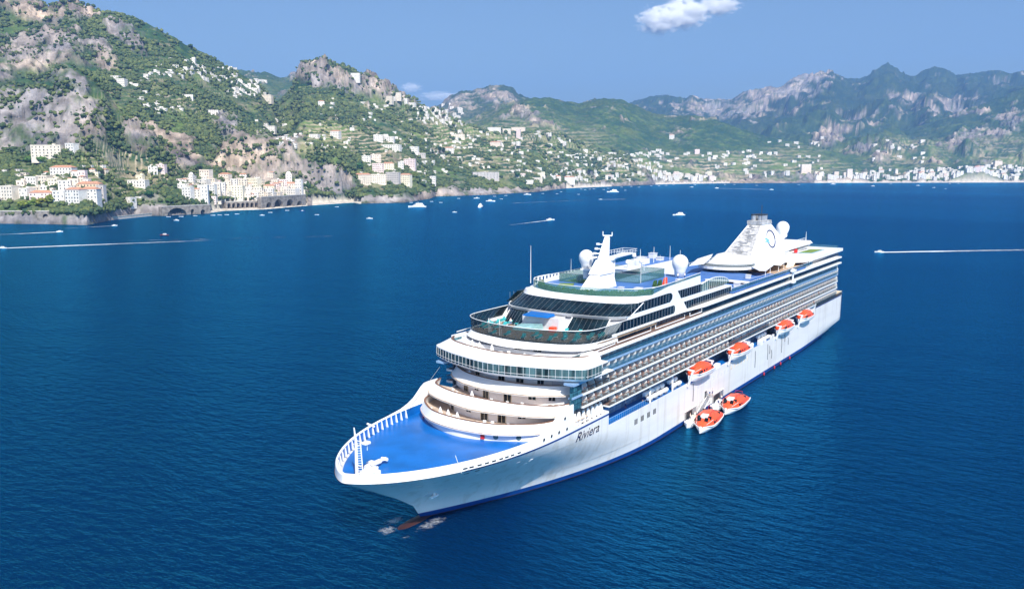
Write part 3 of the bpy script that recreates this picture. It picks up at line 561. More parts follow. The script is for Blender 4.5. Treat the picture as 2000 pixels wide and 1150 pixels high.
T4b = [(0, 25.2), (8, 27), (12, 28.9), (14.0, 31), (14.9, 34.5), (15.0, 42)]; T4t = [(0, 26.9), (5, 27.5), (9.7, 28.8), (12.8, 30.8), (14.4, 34), (15.0, 42)]
RL = [(0, 27.2), (5, 27.6), (9.4, 28.8), (12.8, 30.7), (14.6, 33.5), (15.0, 40), (15.0, 47)]
def wall(name, h0, z0, h1, z1, mat, th=.25, N=81, smooth=True, dx=0, extra=None):
    A, B = arc(h0, z0, N), arc(h1, z1, N)
    if dx: A = [(x+dx, p, z) for x, p, z in A]; B = [(x+dx, p, z) for x, p, z in B]
    return MB().strip(A, B, th).build(name, mat, ship, smooth=False)
def slab(name, h, z0, z1, mat, xe, dx=0):
    P = [(x+dx, p) for x, p, z in arc(h, 0, 81)]; P = [(xe, P[0][1])]+P+[(xe, P[-1][1])]
    return MB().prism(P, z0, z1).build(name, mat, ship)
wall('deck_house_wall', base, ZD-.1, base, 13.2, 'frontwhite', .3)
slab('balcony_floor', T1b, 13.15, 13.3, 'tierdeck', 30); wall('tier_bulwark', T1b, 13.05, T1t, 14.75, 'white', .3)
slab('balcony_floor', T2b, 15.5, 15.65, 'tierdeck', 24); wall('tier_bulwark', T2b, 15.4, T2t, 17.05, 'white', .3)
slab('balcony_floor', T3b, 17.85, 18.0, 'tierdeck', 34); wall('tier_bulwark', T3b, 17.75, T3t, 19.35, 'white', .3)
for T, z in ((T1t, 14.75), (T2t, 17.05), (T3t, 19.35), (BRr, 24.85)):
    C = arc(T, z+.03); MB().strip([(x, p, z+.01) for x, p, z in C], [(x+.0, p, z+.09) for x, p, z in C], .34).build('cap_rail', 'brown', ship)
slab('bridge_floor', BRb, 21.0, 21.2, 'white', 36); wall('bridge_skirt', BRb, 21.0, BRe, 21.55, 'white', .3)
wall('bridge_window_band', BRe, 21.55, BRe, 23.3, 'wing', .2)
A = arc(BRe, 21.5, 41); B = arc(BRe, 23.32, 41)
for i in range(1, 40): MB().tube([(A[i][0]-.04, A[i][1], 21.5), (B[i][0]-.04, B[i][1], 23.32)], .03, 4).build('bridge_mullion', 'white', ship)
MB().tube([(x-.06, p, 21.95) for x, p, z in A], .04, 4).build('bridge_rail', 'white', ship)
slab('bridge_roof', BRe, 23.3, 23.5, 'white', 33); wall('bridge_brow', BRe, 23.45, BRr, 24.85, 'white', .25)
MB().box(28, 31.2, 16.6, 17.9, 21.3, 21.5).build('wing_door_sill', 'white', ship)
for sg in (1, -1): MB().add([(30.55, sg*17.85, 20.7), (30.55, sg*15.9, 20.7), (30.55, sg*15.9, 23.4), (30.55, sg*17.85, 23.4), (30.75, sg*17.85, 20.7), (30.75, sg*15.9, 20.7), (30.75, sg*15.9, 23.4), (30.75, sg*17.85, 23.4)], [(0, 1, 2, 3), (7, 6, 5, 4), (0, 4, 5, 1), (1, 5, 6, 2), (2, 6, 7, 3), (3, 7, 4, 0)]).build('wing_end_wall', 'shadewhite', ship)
# house walls behind the balconies, with doors and windows
def setback(half, z0, z1, back, narrow, name='cabin_front', mat='frontwhite'):
    h = [(p*(narrow/16.0), x+back) for p, x in half]
    wall(name, h, z0, h, z1, mat, .25); return h
H1 = setback(T1b, 13.3, 15.5, 6.6, 14.2); H2 = setback(T2b, 15.65, 17.85, 7.2, 14.2); H3 = setback(T3b, 18.0, 21.0, 4.6, 14.6)
H4 = setback(BRr, 23.5, 25.35, 5.2, 14.2)
def openings(half, z, seq, hgt):
    A = arc(half, 0, 201)
    for pc, w_, zo, h_, mat, nme in seq:
        k = min(range(201), key=lambda i: abs(A[i][1]-pc)); a = Vector(A[max(k-2, 0)]); b = Vector(A[min(k+2, 200)]); d = (b-a).normalized(); c = Vector(A[k]); n = Vector((-d.y, d.x, 0))
        if n.x > 0: n = -n
        def bx(c0, c1, t0, t1, o0, o1):
            q = []
            for zz in (z+t0, z+t1):
                for u_, o_ in ((c0, o0), (c1, o0), (c1, o1), (c0, o1)): q.append((c.x+d.x*u_+n.x*o_, c.y+d.y*u_+n.y*o_, zz))
            return q
        fr = MB(); q = bx(-w_/2-.08, w_/2+.08, zo-.05, zo+h_+.06, .0, .07); fr.hexa(q[:4], q[4:]); f = fr.build(nme, 'white' if nme == 'window' else 'cream', ship)
        npan = 2 if w_ > .9 else 1
        for i in range(npan):
            a0 = -w_/2+i*w_/npan+.05; a1 = -w_/2+(i+1)*w_/npan-.05; q = bx(a0, a1, zo+.03, zo+h_-.03, .05, .09); g = MB().hexa(q[:4], q[4:]).build('pane', 'glass', f)
door = lambda p: (p, 1.5, .05, 1.75, 'glass', 'balcony_door'); win = lambda p, w_=1.3: (p, w_, .95, .8, 'glass', 'window')
openings(H1, 13.3, [door(-7.5), win(-2.2), door(1.5), win(8.2, 1.5), door(4.8), win(11.2), win(-11)], 2)
openings(H2, 15.65, [door(-8.5), win(-5.0), door(-2.2), door(2.8), win(7.5, 1.5), win(10.8)], 2)
openings(H3, 18.0, [door(-7.5), win(-11), door(-.6), win(3.6, 1.6), win(7.5)], 2)
openings(H4, 23.5, [door(-9.5), door(1.2), win(5.2, 1.7), win(-6)], 2)
# red lockers and green portholes at the foot of the wall
def on_base(p, w_, z0, z1, mat, name, rnd=False):
    A = arc(base, 0, 201); k = min(range(201), key=lambda i: abs(A[i][1]-p)); c = Vector(A[k]); d = (Vector(A[k+2])-Vector(A[k-2])).normalized(); n = Vector((-abs(d.y), d.x*(1 if d.y > 0 else -1), 0))
    mb = MB()
    if rnd:
        r = w_/2; zc = (z0+z1)/2
        ring = [(c.x+d.x*r*math.cos(t), c.y+d.y*r*math.cos(t), zc+r*math.sin(t)) for t in np.linspace(0, 2*math.pi, 17)[:-1]]
        mb.hexa([(x, y, z) for x, y, z in ring], [(x+n.x*.08, y+n.y*.08, z) for x, y, z in ring])
    else:
        q = [(c.x+d.x*a+n.x*o, c.y+d.y*a+n.y*o) for a, o in ((-w_/2, 0), (w_/2, 0), (w_/2, .25), (-w_/2, .25))]; mb.prism(q, z0, z1)
    return mb.build(name, mat, ship)
on_base(-11.8, .6, 11.9, 12.6, 'redp', 'fire_locker'); on_base(5.0, .7, 12.0, 12.75, 'redp', 'fire_locker')
on_base(7.2, .9, 12.0, 12.9, 'wing', 'porthole', True); on_base(10.8, .9, 12.0, 12.9, 'wing', 'porthole', True)
# side plate from the bow bulwark up to the second tier, with portholes
def plate(sg):
    xs = [6, 9, 12, 14.2, 16, 17.4, 18.6, 19.6, 20.8, 22.2, 23.6, 23.62, 24.2, 27, 31, 37]; top = [13.3, 13.42, 13.6, 14.1, 14.8, 15.6, 16.5, 17.0, 17.08, 17.08, 17.08, 15.6, 12.75, 12.5, 12.5, 12.5]
    A = [(x, sg*(hb(x, 12)+.02), 12.0) for x in xs]; B = [(x, sg*(hb(x, 12)-.1+(.12 if x > 17 else 0)), t) for x, t in zip(xs, top)]
    MB().strip(A, B, .2*sg).build('side_plating', 'white', ship)
plate(1); plate(-1)
for x, z in [(14.2, 13.0), (16.4, 13.1), (18.7, 13.15), (21.3, 13.1), (20.6, 15.2)]:
    for sg in (1, -1):
        p = hb(x, 12)-.02; ringv = [(x+.42*math.cos(t), z+.42*math.sin(t)) for t in np.linspace(0, 2*math.pi, 19)[:-1]]
        f = MB().hexa([(a, sg*(p-.1), b) for a, b in ringv], [(a, sg*(p+.07), b) for a, b in ringv]).build('porthole', 'white', ship)
        r2 = [(x+.3*math.cos(t), z+.3*math.sin(t)) for t in np.linspace(0, 2*math.pi, 19)[:-1]]
        MB().hexa([(a, sg*(p), b) for a, b in r2], [(a, sg*(p+.1), b) for a, b in r2]).build('pane', 'dark', f)
# ---- long sides: boat deck, five balcony decks, glazed upper decks
X0, X1 = 26.8, 210.5
for sg in (1, -1):
    def bx(name, mat, x0, x1, p0, p1, z0, z1, par=None): return MB().box(x0, x1, min(sg*p0, sg*p1), max(sg*p0, sg*p1), z0, z1).build(name, mat, ship)
    bx('boat_deck_floor', 'blue', 36.6, 183.5, 11.8, 15.95, 9.0, 9.25)
    bx('boat_deck_wall', 'wallblue', 36.6, 183.5, 11.9, 12.1, 9.25, 13.2)
    bx('deck_end_wall', 'white', 183.0, 183.4, 11.9, 16.0, 9.2, 13.2); bx('deck_end_wall', 'white', 36.4, 36.8, 11.9, 16.0, 9.2, 12.6)
    bx('balcony_slab', 'white', 37.0, 183.4, 11.9, 16.2, 13.2, 13.5)
    # cabin fronts
    bx('cabin_side', 'rowwall', 26.5, X1, 14.2, 14.4, 12.4, 20.6)
    for z, x0, xe in ((15.55, X0, X1), (17.95, X0, X1)): bx('balcony_slab', 'white', x0, xe, 14.3, 16.25, z, z+.42)
    for z, x0 in ((13.5, 37.1), (15.97, X0), (18.37, X0)): bx('balcony_decking', 'pinkdeck', x0, X1, 14.42, 16.1, z+.004, z+.03)
    bx('balcony_slab', 'bandblue', 23.5, X1, 14.0, 16.15, 20.3, 20.72)  # this slab and the next: overhang shade coloured in as blue
    bx('balcony_slab', 'bandblue', 28.5, X1-.5, 13.8, 15.9, 22.3, 22.72)
    bx('balcony_rail', 'brown', 37, X1, 16.12, 16.2, 14.45, 14.55)
    for z in (16.9, 19.3): bx('balcony_rail', 'brown', X0, X1, 16.14, 16.24, z, z+.08)
    bx('balcony_screen', 'railglass', 37, X1, 16.13, 16.17, 13.55, 14.45)
    for z in (16.0, 18.4): bx('balcony_screen', 'railglass', X0, X1, 16.16, 16.2, z, z+.9)
    bx('cabin_glazing', 'rowdark', 26.5, X1, 13.9, 14.1, 20.7, 25.0)
    bx('balcony_screen', 'blueglass', 26.0, X1, 16.06, 16.12, 20.75, 21.75); bx('balcony_screen', 'blueglass', 29.0, X1-.5, 15.82, 15.88, 22.75, 23.6)
    if sg > 0: bx('forward_glazing', 'rowdark', 23.0, 26.8, 15.6, 15.9, 15.75, 20.2); bx('forward_slab', 'bandblue', 23.2, 27, 15.2, 16.1, 17.95, 18.3)
    else: bx('forward_glazing', 'rowdark', 30.0, 31.0, 15.0, 15.3, 15.75, 20.2)
    # deck 12 slab with its walkway, dark glazing above
    bx('promenade_slab', 'white', 29.0, 213.0, 13.6, 16.65, 24.5, 24.98)
    bx('promenade_shaded_deck', 'pinkdeck', 33, 82.9, 13.75, 16.2, 24.984, 25.01)  # brown decking sheet, darkened to carry the shadow on the walkway floor
    bx('promenade_wall', 'rowwall', 33, 83, 13.5, 13.7, 24.98, 26.4)
    bx('promenade_glazing', 'glass', 83, 213, 15.85, 16.0, 24.98, 26.5)
    bx('upper_slab', 'white', 33, 214.5, 14.0, 16.35 if sg else 0, 26.5, 26.95) if False else None
    MB().add([(x, sg*p, z) for z in (26.45, 26.95) for x, p in ((40, 13.9), (40, 15.05), (74, 15.1), (84, 16.35), (214, 16.35), (214, 13.9))], [(0, 1, 2, 3, 4, 5), (11, 10, 9, 8, 7, 6)]+[(i, i+6, (i+1) % 6+6, (i+1) % 6) for i in range(6)]).build('upper_slab', 'white', ship)
    # partitions between cabins (the nearest 100 as parts, the farther ones as one)
np_ = 0; rest = MB(); PITCH_B = 2.81
for k in range(66):
    x = 28.9+k*PITCH_B
    for ri, z in enumerate((13.55, 15.98, 18.4)):
        if ri == 0 and (x < 38.5 or 104 < x < 134): continue
        far = x > 140
        def leaf(mb):
            mb.add([(x-.07, 14.4, z), (x-.07, 15.95, z), (x-.07, 15.75, z+1.1), (x-.07, 15.2, z+1.98), (x-.07, 14.4, z+1.98), (x+.07, 14.4, z), (x+.07, 15.95, z), (x+.07, 15.75, z+1.1), (x+.07, 15.2, z+1.98), (x+.07, 14.4, z+1.98)],
                   [(0, 1, 2, 3, 4), (9, 8, 7, 6, 5)]+[(i, i+5, (i+1) % 5+5, (i+1) % 5) for i in range(5)])
        if np_ < 100: m = MB(); leaf(m); m.build('balcony_partition', 'white', ship); np_ += 1
        else: leaf(rest)
    for z in (20.72, 22.72):
        rest.box(x-.05, x+.05, 14.1, 15.7 if z > 22 else 15.9, z, z+1.9)
    for sgn in (-1,):
        for z in (13.55, 15.98, 18.4, 20.72, 22.72): rest.box(x-.05, x+.05, -15.7, -14.2, z, z+1.55)
ro = rest.build('balcony_partition', 'white', ship); ro['kind'] = 'stuff'
# windowed recess amidships instead of the lowest balcony row
MB().box(104, 134, 15.0, 15.9, 13.5, 15.55).build('midship_screen', 'rowwall', ship)
# ---- superstructure core and stern
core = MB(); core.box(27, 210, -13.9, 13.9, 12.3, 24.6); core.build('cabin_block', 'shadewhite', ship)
MB().box(183.2, 220.4, -15.2, 15.2, 11.9, 12.15).build('stern_deck', 'teak', ship)
for z in (15.55, 17.95, 20.3, 22.3): MB().box(209.8, 211.8, -15.9, 15.9, z, z+.4).build('stern_balcony', 'white', ship)
MB().strip([(183.3, 15.95, 12.3), (219.5, 15.95, 12.3)], [(183.3, 15.9, 13.25), (219.5, 15.9, 13.25)], .1).build('stern_rail', 'clear', ship)
mb = MB()
for x in np.arange(184, 211, 1.4): mb.box(x, x+.06, 14.4, 15.8, 12.3, 15.5)
mb.build('stern_partition', 'white', ship)['kind'] = 'stuff'
MB().box(219, 220.6, 9, 15.6, 12.2, 13.3).build('stern_bulwark', 'cream', ship)
# open terrace over the bridge, with its raked glass windbreak
wall('terrace_slab', T4b, 25.3, T4t, 26.35, 'white', .3); slab('terrace_floor', T4b, 25.95, 26.2, 'decking', 60, 1.9)
wall('windbreak', T4t, 26.35, RL, 28.95, 'clear', .05)
A = arc(RL, 28.98, 81); MB().tube(A, .07, 5).build('windbreak_rail', 'white', ship)
A = arc(T4t, 26.35, 61); B = arc(RL, 28.95, 61)
mb = MB()
for i in range(1, 60, 2): mb.tube([A[i], (B[i][0]+.5, B[i][1], B[i][2])], .022, 4)
mb.build('windbreak_post', 'steel', ship)['kind'] = 'stuff'
# lounge house: two rows of raked windows
W1b = [(0, 39.6), (8, 40.2), (12, 41.6), (14.4, 44.2)]; W1t = [(0, 42.9), (8, 43.5), (12.4, 44.9), (14.9, 48.0)]
W2b = [(0, 42.6), (8, 43.2), (12.6, 44.7), (15, 47.6)]; W2t = [(0, 47.4), (8, 48.1), (12.4, 49.8), (15, 53.2)]
TBt = [(0, 49.2), (5, 49.6), (9, 51.2), (12.6, 53.6), (15, 57.6)]; GR = [(0, 50.6), (5, 51.0), (9.6, 52.6), (13.2, 54.8), (15, 59), (15.02, 64)]
core = MB(); core.add([(x, p, z) for x, p, z in arc([(p, x+.8) for p, x in W1b], 26.2)]+[(90, 14.6, 26.2), (90, -14.6, 26.2)]+[(x, p, z) for x, p, z in arc([(p, x+.8) for p, x in W2t], 32.1)]+[(90, 14.6, 32.1), (90, -14.6, 32.1)], [])
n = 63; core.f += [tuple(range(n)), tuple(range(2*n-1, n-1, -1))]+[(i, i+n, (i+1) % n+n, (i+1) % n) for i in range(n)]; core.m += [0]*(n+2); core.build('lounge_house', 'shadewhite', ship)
def raked(name, h0, z0, h1, z1, p0, p1, n):
    A = [a for a in arc(h0, z0, 241) if p0 <= a[1] <= p1]; B0 = [b for b in arc(h1, z1, 241) if p0-.0 <= b[1] <= p1*1.0]
    B = [tuple(q) for q in resample(B0, len(A))]
    return MB().strip(A, B, .12).build(name, 'glass', ship), A, B
def mullions(A, B, n, name='mullion', r=.05, mat='white'):
    for k in range(n+1):
        i = round(k*(len(A)-1)/n); MB().tube([(A[i][0]-.05, A[i][1], A[i][2]), (B[i][0]-.05, B[i][1], B[i][2])], r, 4).build(name, mat, ship)
g, A, B = raked('lounge_window', W2b, 29.55, W2t, 31.5, -15, 15, 24); mullions(A, B, 26, r=.014, mat='steel')
MB().tube([A[-1], B[-1]], .14, 5).build('corner_post', 'white', ship); MB().tube([A[0], B[0]], .14, 5).build('corner_post', 'white', ship)
for a, b in ((-13.2, -6.8), (4.0, 12.0)):
    g, A, B = raked('lower_lounge_window', W1b, 26.25, W1t, 28.9, a, b, 8); mullions(A, B, 7, r=.014, mat='steel')
    for i in (0, -1): MB().tube([A[i], B[i]], .13, 5).build('window_post', 'white', ship)
wall('house_band', W1t, 28.85, [(p, x-.3) for p, x in W2b], 29.55, 'white', 1.4)
wall('roof_band', W2t, 31.45, TBt, 32.5, 'white', .5)
MB().tube(arc(GR, 34.05, 61), .07, 5).build('top_rail', 'white', ship)
wall('top_windbreak', TBt, 32.5, GR[:5], 34.0, 'greenglass', .05)
# planter hedge behind the top glass
hd = [(p*.93, x+1.4) for p, x in TBt]; Ah = arc(hd, 32.5, 120)
mb = MB()
for i in range(0, 120):
    x, p, z = Ah[i]
    for k in range(5):
        r = random.uniform(.22, .42); mb.lathe((x+random.uniform(-.5, .7), p+random.uniform(-.2, .2), z+random.uniform(.1, .75)), [(.05, -r), (r, -r*.3), (r*.9, r*.4), (.05, r)], 5)
tag(mb.build('planter_hedge', 'hedge', flip=True), 'long green hedge behind the glass windbreak on the top deck of the cruise ship', 'hedge')
tag(MB().strip(arc(hd, 32.42, 81), arc(hd, 32.75, 81), .9).build('hedge_planter', 'shadewhite', flip=True), 'low grey planter under the green hedge on the top deck', 'planter') if False else None
# side walls of the lounge house with rounded window strips
def rr(x0, x1, z0, z1, r, n=6, sl=0.0):
    P = []
    for cx, cz, a0 in ((x1-r, z0+r, -90), (x1-r, z1-r, 0), (x0+.15, z1-.15, 90), (x0+.15, z0+.15, 180)):
        rr_ = r if cx > (x0+x1)/2 else .15
        for k in range(n+1): t = rad(a0+90*k/n); P.append((cx+rr_*math.cos(t)+(sl*(cz-z0) if cx < (x0+x1)/2 else 0), cz+rr_*math.sin(t)))
    return P
def side_window(P, sg, p, name='side_window', mat='glass', vert=0):
    o = MB().hexa([(x, sg*(p-.1), z) for x, z in P], [(x, sg*(p+.05), z) for x, z in P]).build(name, mat, ship)
    if vert:
        xs = [q[0] for q in P]; zs = [q[1] for q in P]; x = min(xs)+vert; mb = MB()
        while x < max(xs)-.6:
            mb.box(x-.035, x+.035, sg*(p+.05) if sg > 0 else sg*(p+.08), sg*(p+.08) if sg > 0 else sg*(p+.05), min(zs)+.12, max(zs)-.12); x += vert
        mb.build('mullion', 'steel', o)['kind'] = 'stuff'
    return o
for sg in (1, -1):
    # solid side: polygon in x,z
    prof = [(44.6, 26.5), (104.8, 26.5), (104.8, 29.0), (99, 29.8), (96, 29.8), (84, 29.8), (84, 34.0), (82.5, 34.1), (57.8, 32.6), (53.4, 31.6), (47.6, 29.5)]
    prof = [(44.6, 26.9), (104.8, 26.9), (104.8, 29.1), (101, 29.7), (84, 29.8), (83.6, 33.9), (66, 33.4), (57.8, 32.6), (53.4, 31.6), (47.8, 29.5)]
    MB().hexa([(x, sg*14.6, z) for x, z in prof], [(x, sg*15.0, z) for x, z in prof]).build('house_side', 'white', ship)
    side_window([(46.3, 29.85), (66.5, 29.85), (67.6, 30.4), (67.8, 31.2), (67, 31.8), (65.6, 31.95), (50.6, 31.75)], sg, 15.0, vert=1.5)
    side_window(rr(41.2, 69.3, 26.98, 28.85, .8, sl=1.6), sg, 15.0, vert=1.5)
    side_window([(72.6, 29.95), (84.2, 29.95), (84.2, 31.85), (70.6, 31.85)], sg, 15.0, vert=1.3)
    arch = [(84.2, 29.95)]+[(102.6-.1, 29.95)]+[(84.2+(18.4)*t, 29.95+2.5*math.sqrt(max(0, 1-((t-.38)/.64)**2))*(1 if t > .38 else (1-.12*(.38-t)/.38))) for t in np.linspace(1, 0, 14)]
    o = MB().hexa([(x, sg*14.96, z) for x, z in arch], [(x, sg*15.02, z) for x, z in arch]).build('arched_screen', 'greenglass', ship)
    MB().tube([(x, sg*15.0, z) for x, z in arch[2:]], .12, 5).build('arch_rim', 'white', ship)
    mb = MB()
    for t in np.arange(.06, .95, .075): x = 84.2+18.4*t; zt = float(np.interp(t, *zip(*[((q[0]-84.2)/18.4, q[1]) for q in arch[2:][::-1]]))); mb.box(x-.04, x+.04, sg*15.06-.02, sg*15.06+.02, 29.9, zt)
    mb.build('mullion', 'white', o)['kind'] = 'stuff'
    side_window([(76.2, 26.98), (104.2, 26.98), (104.2, 28.85), (74.2, 28.85)], sg, 15.0, vert=1.4)
    # outer frame rails of the promenade
    for x0, x1 in ((39.4, 54.2), (56.5, 71.6), (74.6, 81.6)):
        MB().tube([(x0, sg*16.4, 26.4), (x0, sg*16.4, 25.65), (x1, sg*16.4, 25.65), (x1, sg*16.4, 26.4)], .09, 5).build('promenade_frame', 'white', ship)
    MB().tube([(30.5, sg*16.4, 25.5), (38.4, sg*16.4, 25.65), (38.4, sg*16.4, 26.4)], .09, 5).build('promenade_frame', 'white', ship)
# sports deck
def deckpoly(name, pts, z0, z1, mat): return MB().prism(pts, z0, z1).build(name, mat, ship)
SD = [(x+.6, p) for x, p, z in arc(TBt, 0, 41)]
deckpoly('sports_deck', SD+[(66, 14.5), (88, 14.5), (91, 9), (92, 3), (92, -14.5), (66, -14.5)], 32.1, 32.45, 'paleblue')
MB().strip([(57.5, 14.9, 32.6), (66, 14.9, 33.4), (83.5, 14.9, 33.9)], [(57.5, 14.9, 34.0), (66, 14.9, 34.0), (83.5, 14.9, 34.5)], .05).build('side_windbreak', 'greenglass', ship)
MB().tube([(57.5, 14.95, 34.0), (66, 14.95, 34.05), (83.5, 14.95, 34.55)], .07, 5).build('top_rail', 'white', ship)
mb = MB(); mb.tube([(57.5, -14.9, 34), (76, -14.9, 34)], .08, 5)
for x in np.arange(57.5, 76, 1.5): mb.box(x-.3, x+.3, -15, -14.8, 32.5, 33.9)
mb.build('starboard_rail', 'white', ship)
# glazed sports court
mb = MB()
for (a, b), (c, d) in (((64.5, -12.5), (64.5, -6.2)), ((64.5, -6.2), (72, -3.5)), ((72, -3.5), (72, 4.6)), ((72, 4.6), (86, 4.6)), ((86, 4.6), (86, -12.5)), ((64.5, -12.5), (86, -12.5))):
    mb.strip([(a, b, 32.5), (c, d, 32.5)], [(a, b, 34.6), (c, d, 34.6)], .04)
mb.build('court_screen', 'greenglass', ship)
mb = MB()
for pth in ([(64.5, -12.5, 34.6), (64.5, -6.2, 34.6), (72, -3.5, 34.6), (72, 4.6, 34.6), (86, 4.6, 34.6), (86, -12.5, 34.6), (64.5, -12.5, 34.6)],): mb.tube(pth, .06, 4)
mb.build('court_frame', 'steel', ship)
deckpoly('court_turf', [(66, -12), (71, -12), (71, -5), (66, -7)], 32.45, 32.5, 'turf'); deckpoly('court_floor', [(73, -12), (85.5, -12), (85.5, 4), (73, 4)], 32.45, 32.5, 'bandblue')
deckpoly('lawn_patch', [(57.5, -8.5), (61.5, -10.5), (63, -7.5), (59, -5.5)], 32.45, 32.6, 'turf')
# long deckhouse with its blue roof, and white ventilator housings
MB().box(88, 113, -12.5, -2.5, 29.5, 34.2).build('deckhouse', 'white', ship); MB().box(88.4, 112.6, -12.1, -2.9, 34.2, 34.35).build('deckhouse_roof', 'paleblue', ship)
MB().box(90, 96, -7.5, -4.2, 34.35, 35.6).build('ventilator_housing', 'white', ship); MB().box(76, 87, -6.5, -1.5, 34.4, 34.7).build('court_canopy', 'white', ship)
# mid decks round the pool well
for sg in (1, -1):
    MB().prism([(103.5, sg*15.9), (103.5, sg*10.5), (112, sg*10), (118, sg*8.5), (120, sg*3.5), (120, 0), (170, 0), (170, sg*15.9)] if sg > 0 else [(103.5, -15.9), (170, -15.9), (170, 0), (120, 0), (120, -3.5), (118, -8.5), (112, -10), (103.5, -10.5)], 27.2, 27.5).build('pool_gallery_deck', 'paleblue', ship)
    MB().strip([(103.5, sg*15.6, 27.5), (178, sg*15.6, 27.5)], [(103.5, sg*15.6, 28.5), (178, sg*15.6, 28.5)], .05).build('gallery_screen', 'blueglass', ship)
    MB().tube([(103.5, sg*15.6, 28.52), (178, sg*15.6, 28.52)], .05, 5).build('gallery_rail', 'white', ship)
MB().box(84, 120, -13, 13, 24.9, 25.1).build('pool_deck', 'teak', ship)
wv = catmull([(96, 9.5, 29.3), (104, 6.5, 29.1), (112, 4.0, 28.9), (117, 8.0, 28.7), (119, 14.8, 28.4)], 8)
MB().strip([(q.x, q.y, q.z-.55) for q in wv], [tuple(q) for q in wv], .3).build('gallery_fascia', 'white', ship)
P = [(q.x+.2, q.y) for q in wv]+[(124, 14.8), (136, 8), (136, -6), (106, -6)]
MB().prism(P, 28.0, 28.25).build('upper_gallery_deck', 'paleblue', ship)
MB().prism([(q.x+1.5, q.y-.5) for q in wv]+[(122, 13), (122, 0), (104, 0)], 24.9, 27.9).build('gallery_shade_wall', 'maroon', ship)
deckpoly('teak_deck', [(146, 4), (146, 14.8), (172, 15.2), (172, 4)], 27.5, 27.56, 'teak')
for x, p, z0, w_, h_ in ((68, -9, 32.45, 1.2, 1.2), (59.5, 6.5, 32.45, 1.0, .8), (62, 9.5, 32.45, 1.4, .6), (78, 12.2, 32.45, 1.5, .9), (99, -8, 34.35, 2.2, 1.1), (104, -5, 34.35, 1.6, .8), (108, -9, 34.35, 1.8, 1.3), (123, -11, 28.25, 1.6, 1.5), (126, 12, 28.25, 1.2, 1.0), (113.5, 13.3, 27.5, 1.4, .9), (172, 8, 30.0, 1.5, 1.2)):
    MB().box(x-w_/2, x+w_/2, p-w_/2, p+w_/2, z0, z0+h_).box(x-w_/2-.1, x+w_/2+.1, p-w_/2-.1, p+w_/2+.1, z0+h_, z0+h_+.12).build('ventilator_box', 'shadewhite', ship)
for sg in (1, -1):
    mb = MB(); mb.tube([(120, sg*14.9, 29.2), (158, sg*14.9, 28.6)], .04, 4)
    for x in np.arange(104, 160, 1.8): mb.tube([(x, sg*15.4, 27.5), (x, sg*15.4, 28.6)], .05, 4)
    mb.build('gallery_post', 'white', ship)['kind'] = 'stuff'
mb = MB()
for k in range(14): x = 120+k*1.2; mb.tube([(x, -14.8, 27.5), (x, -14.8, 28.9)], .12, 4)
mb.tube([(119, -14.8, 28.9), (138, -14.8, 28.9)], .1, 4); mb.build('starboard_rail', 'white', ship)
# ---- funnel block
def stadium(x0, x1, hw, n=14):
    return [(x0+hw-hw*math.cos(t), hw*math.sin(t)) for t in np.linspace(-math.pi/2, math.pi/2, n)]+[(x1, hw), (x1, -hw)]
MB().prism(stadium(134.5, 160, 7.4), 27.5, 29.2).build('grill_glazing', 'glass', ship)
st0 = stadium(132.6, 182, 8.6); MB().prism(st0, 29.2, 30.0).build('funnel_terrace', 'white', ship)
st1 = stadium(136.5, 184, 6.4); st2 = stadium(141.0, 184, 5.4)
MB().hexa([(x, p, 30.0) for x, p in st1], [(x, p, 32.1) for x, p in st2]).build('funnel_skirt', 'white', ship, smooth=False)
MB().tube([(x, p, 30.9) for x, p in st0[:14]], .05, 5).build('terrace_rail', 'white', ship)
MB().strip([(x+.1, p, 30.0) for x, p in st0[:14]], [(x+.1, p, 30.85) for x, p in st0[:14]], .04).build('terrace_screen', 'clear', ship)
def fun(z):   # funnel outline at height z: x front, x aft, half width front, aft
    t = (z-32)/(40.7-32); return 150.2+15.3*t, 186.5-13.0*t, 4.6-2.3*t, 5.2-2.6*t
def fpoly(z): a, b, h, k = fun(z); return [(a, -h, z), (a, h, z), (b, k, z), (b, -k, z)]
MB().hexa(fpoly(31.6), fpoly(40.7)).build('funnel', 'white', ship)
# louvred front face of the funnel
A0, A1 = fun(32.0), fun(40.6)
MB().hexa([(A0[0]-.12, -A0[2]+.35, 32.0), (A0[0]-.12, A0[2]-.35, 32.0), (A0[0]+.2, A0[2]-.35, 32.0), (A0[0]+.2, -A0[2]+.35, 32.0)], [(A1[0]-.12, -A1[2]+.3, 40.6), (A1[0]-.12, A1[2]-.3, 40.6), (A1[0]+.2, A1[2]-.3, 40.6), (A1[0]+.2, -A1[2]+.3, 40.6)]).build('funnel_louvre', 'grille', ship)
for k in range(26):
    z = 32.3+k*.32; a, b, h, kk = fun(z)
    if k % 1 == 0:
        w0 = random.uniform(.2, .8); c = random.uniform(-.5, .5)*h; MB().box(a-.35, a+.1, max(-h+.5, c-h*w0*.6), min(h-.5, c+h*w0*.6), z, z+.14).build('louvre_slat', 'steel', ship)
MB().hexa([(165.0, -2.5, 40.7), (165.0, 2.5, 40.7), (174.0, 2.8, 40.7), (174.0, -2.8, 40.7)], [(164.7, -2.5, 41.9), (164.7, 2.5, 41.9), (173.6, 2.7, 41.9), (173.6, -2.7, 41.9)]).build('funnel_collar', 'grille', ship)
for x, p in ((167.2, 1.1), (167.2, -1.1), (169.2, 1.2), (169.2, -1.2), (171.2, 1.2), (171.2, -1.2)):
    c = MB().lathe((x, p, 41.9), [(.85, 0), (.85, 1.7)], 12).build('exhaust_pipe', 'steel', ship); MB().lathe((x, p, 43.55), [(.95, 0), (.95, .35)], 12).build('soot_rim', 'dark', c)
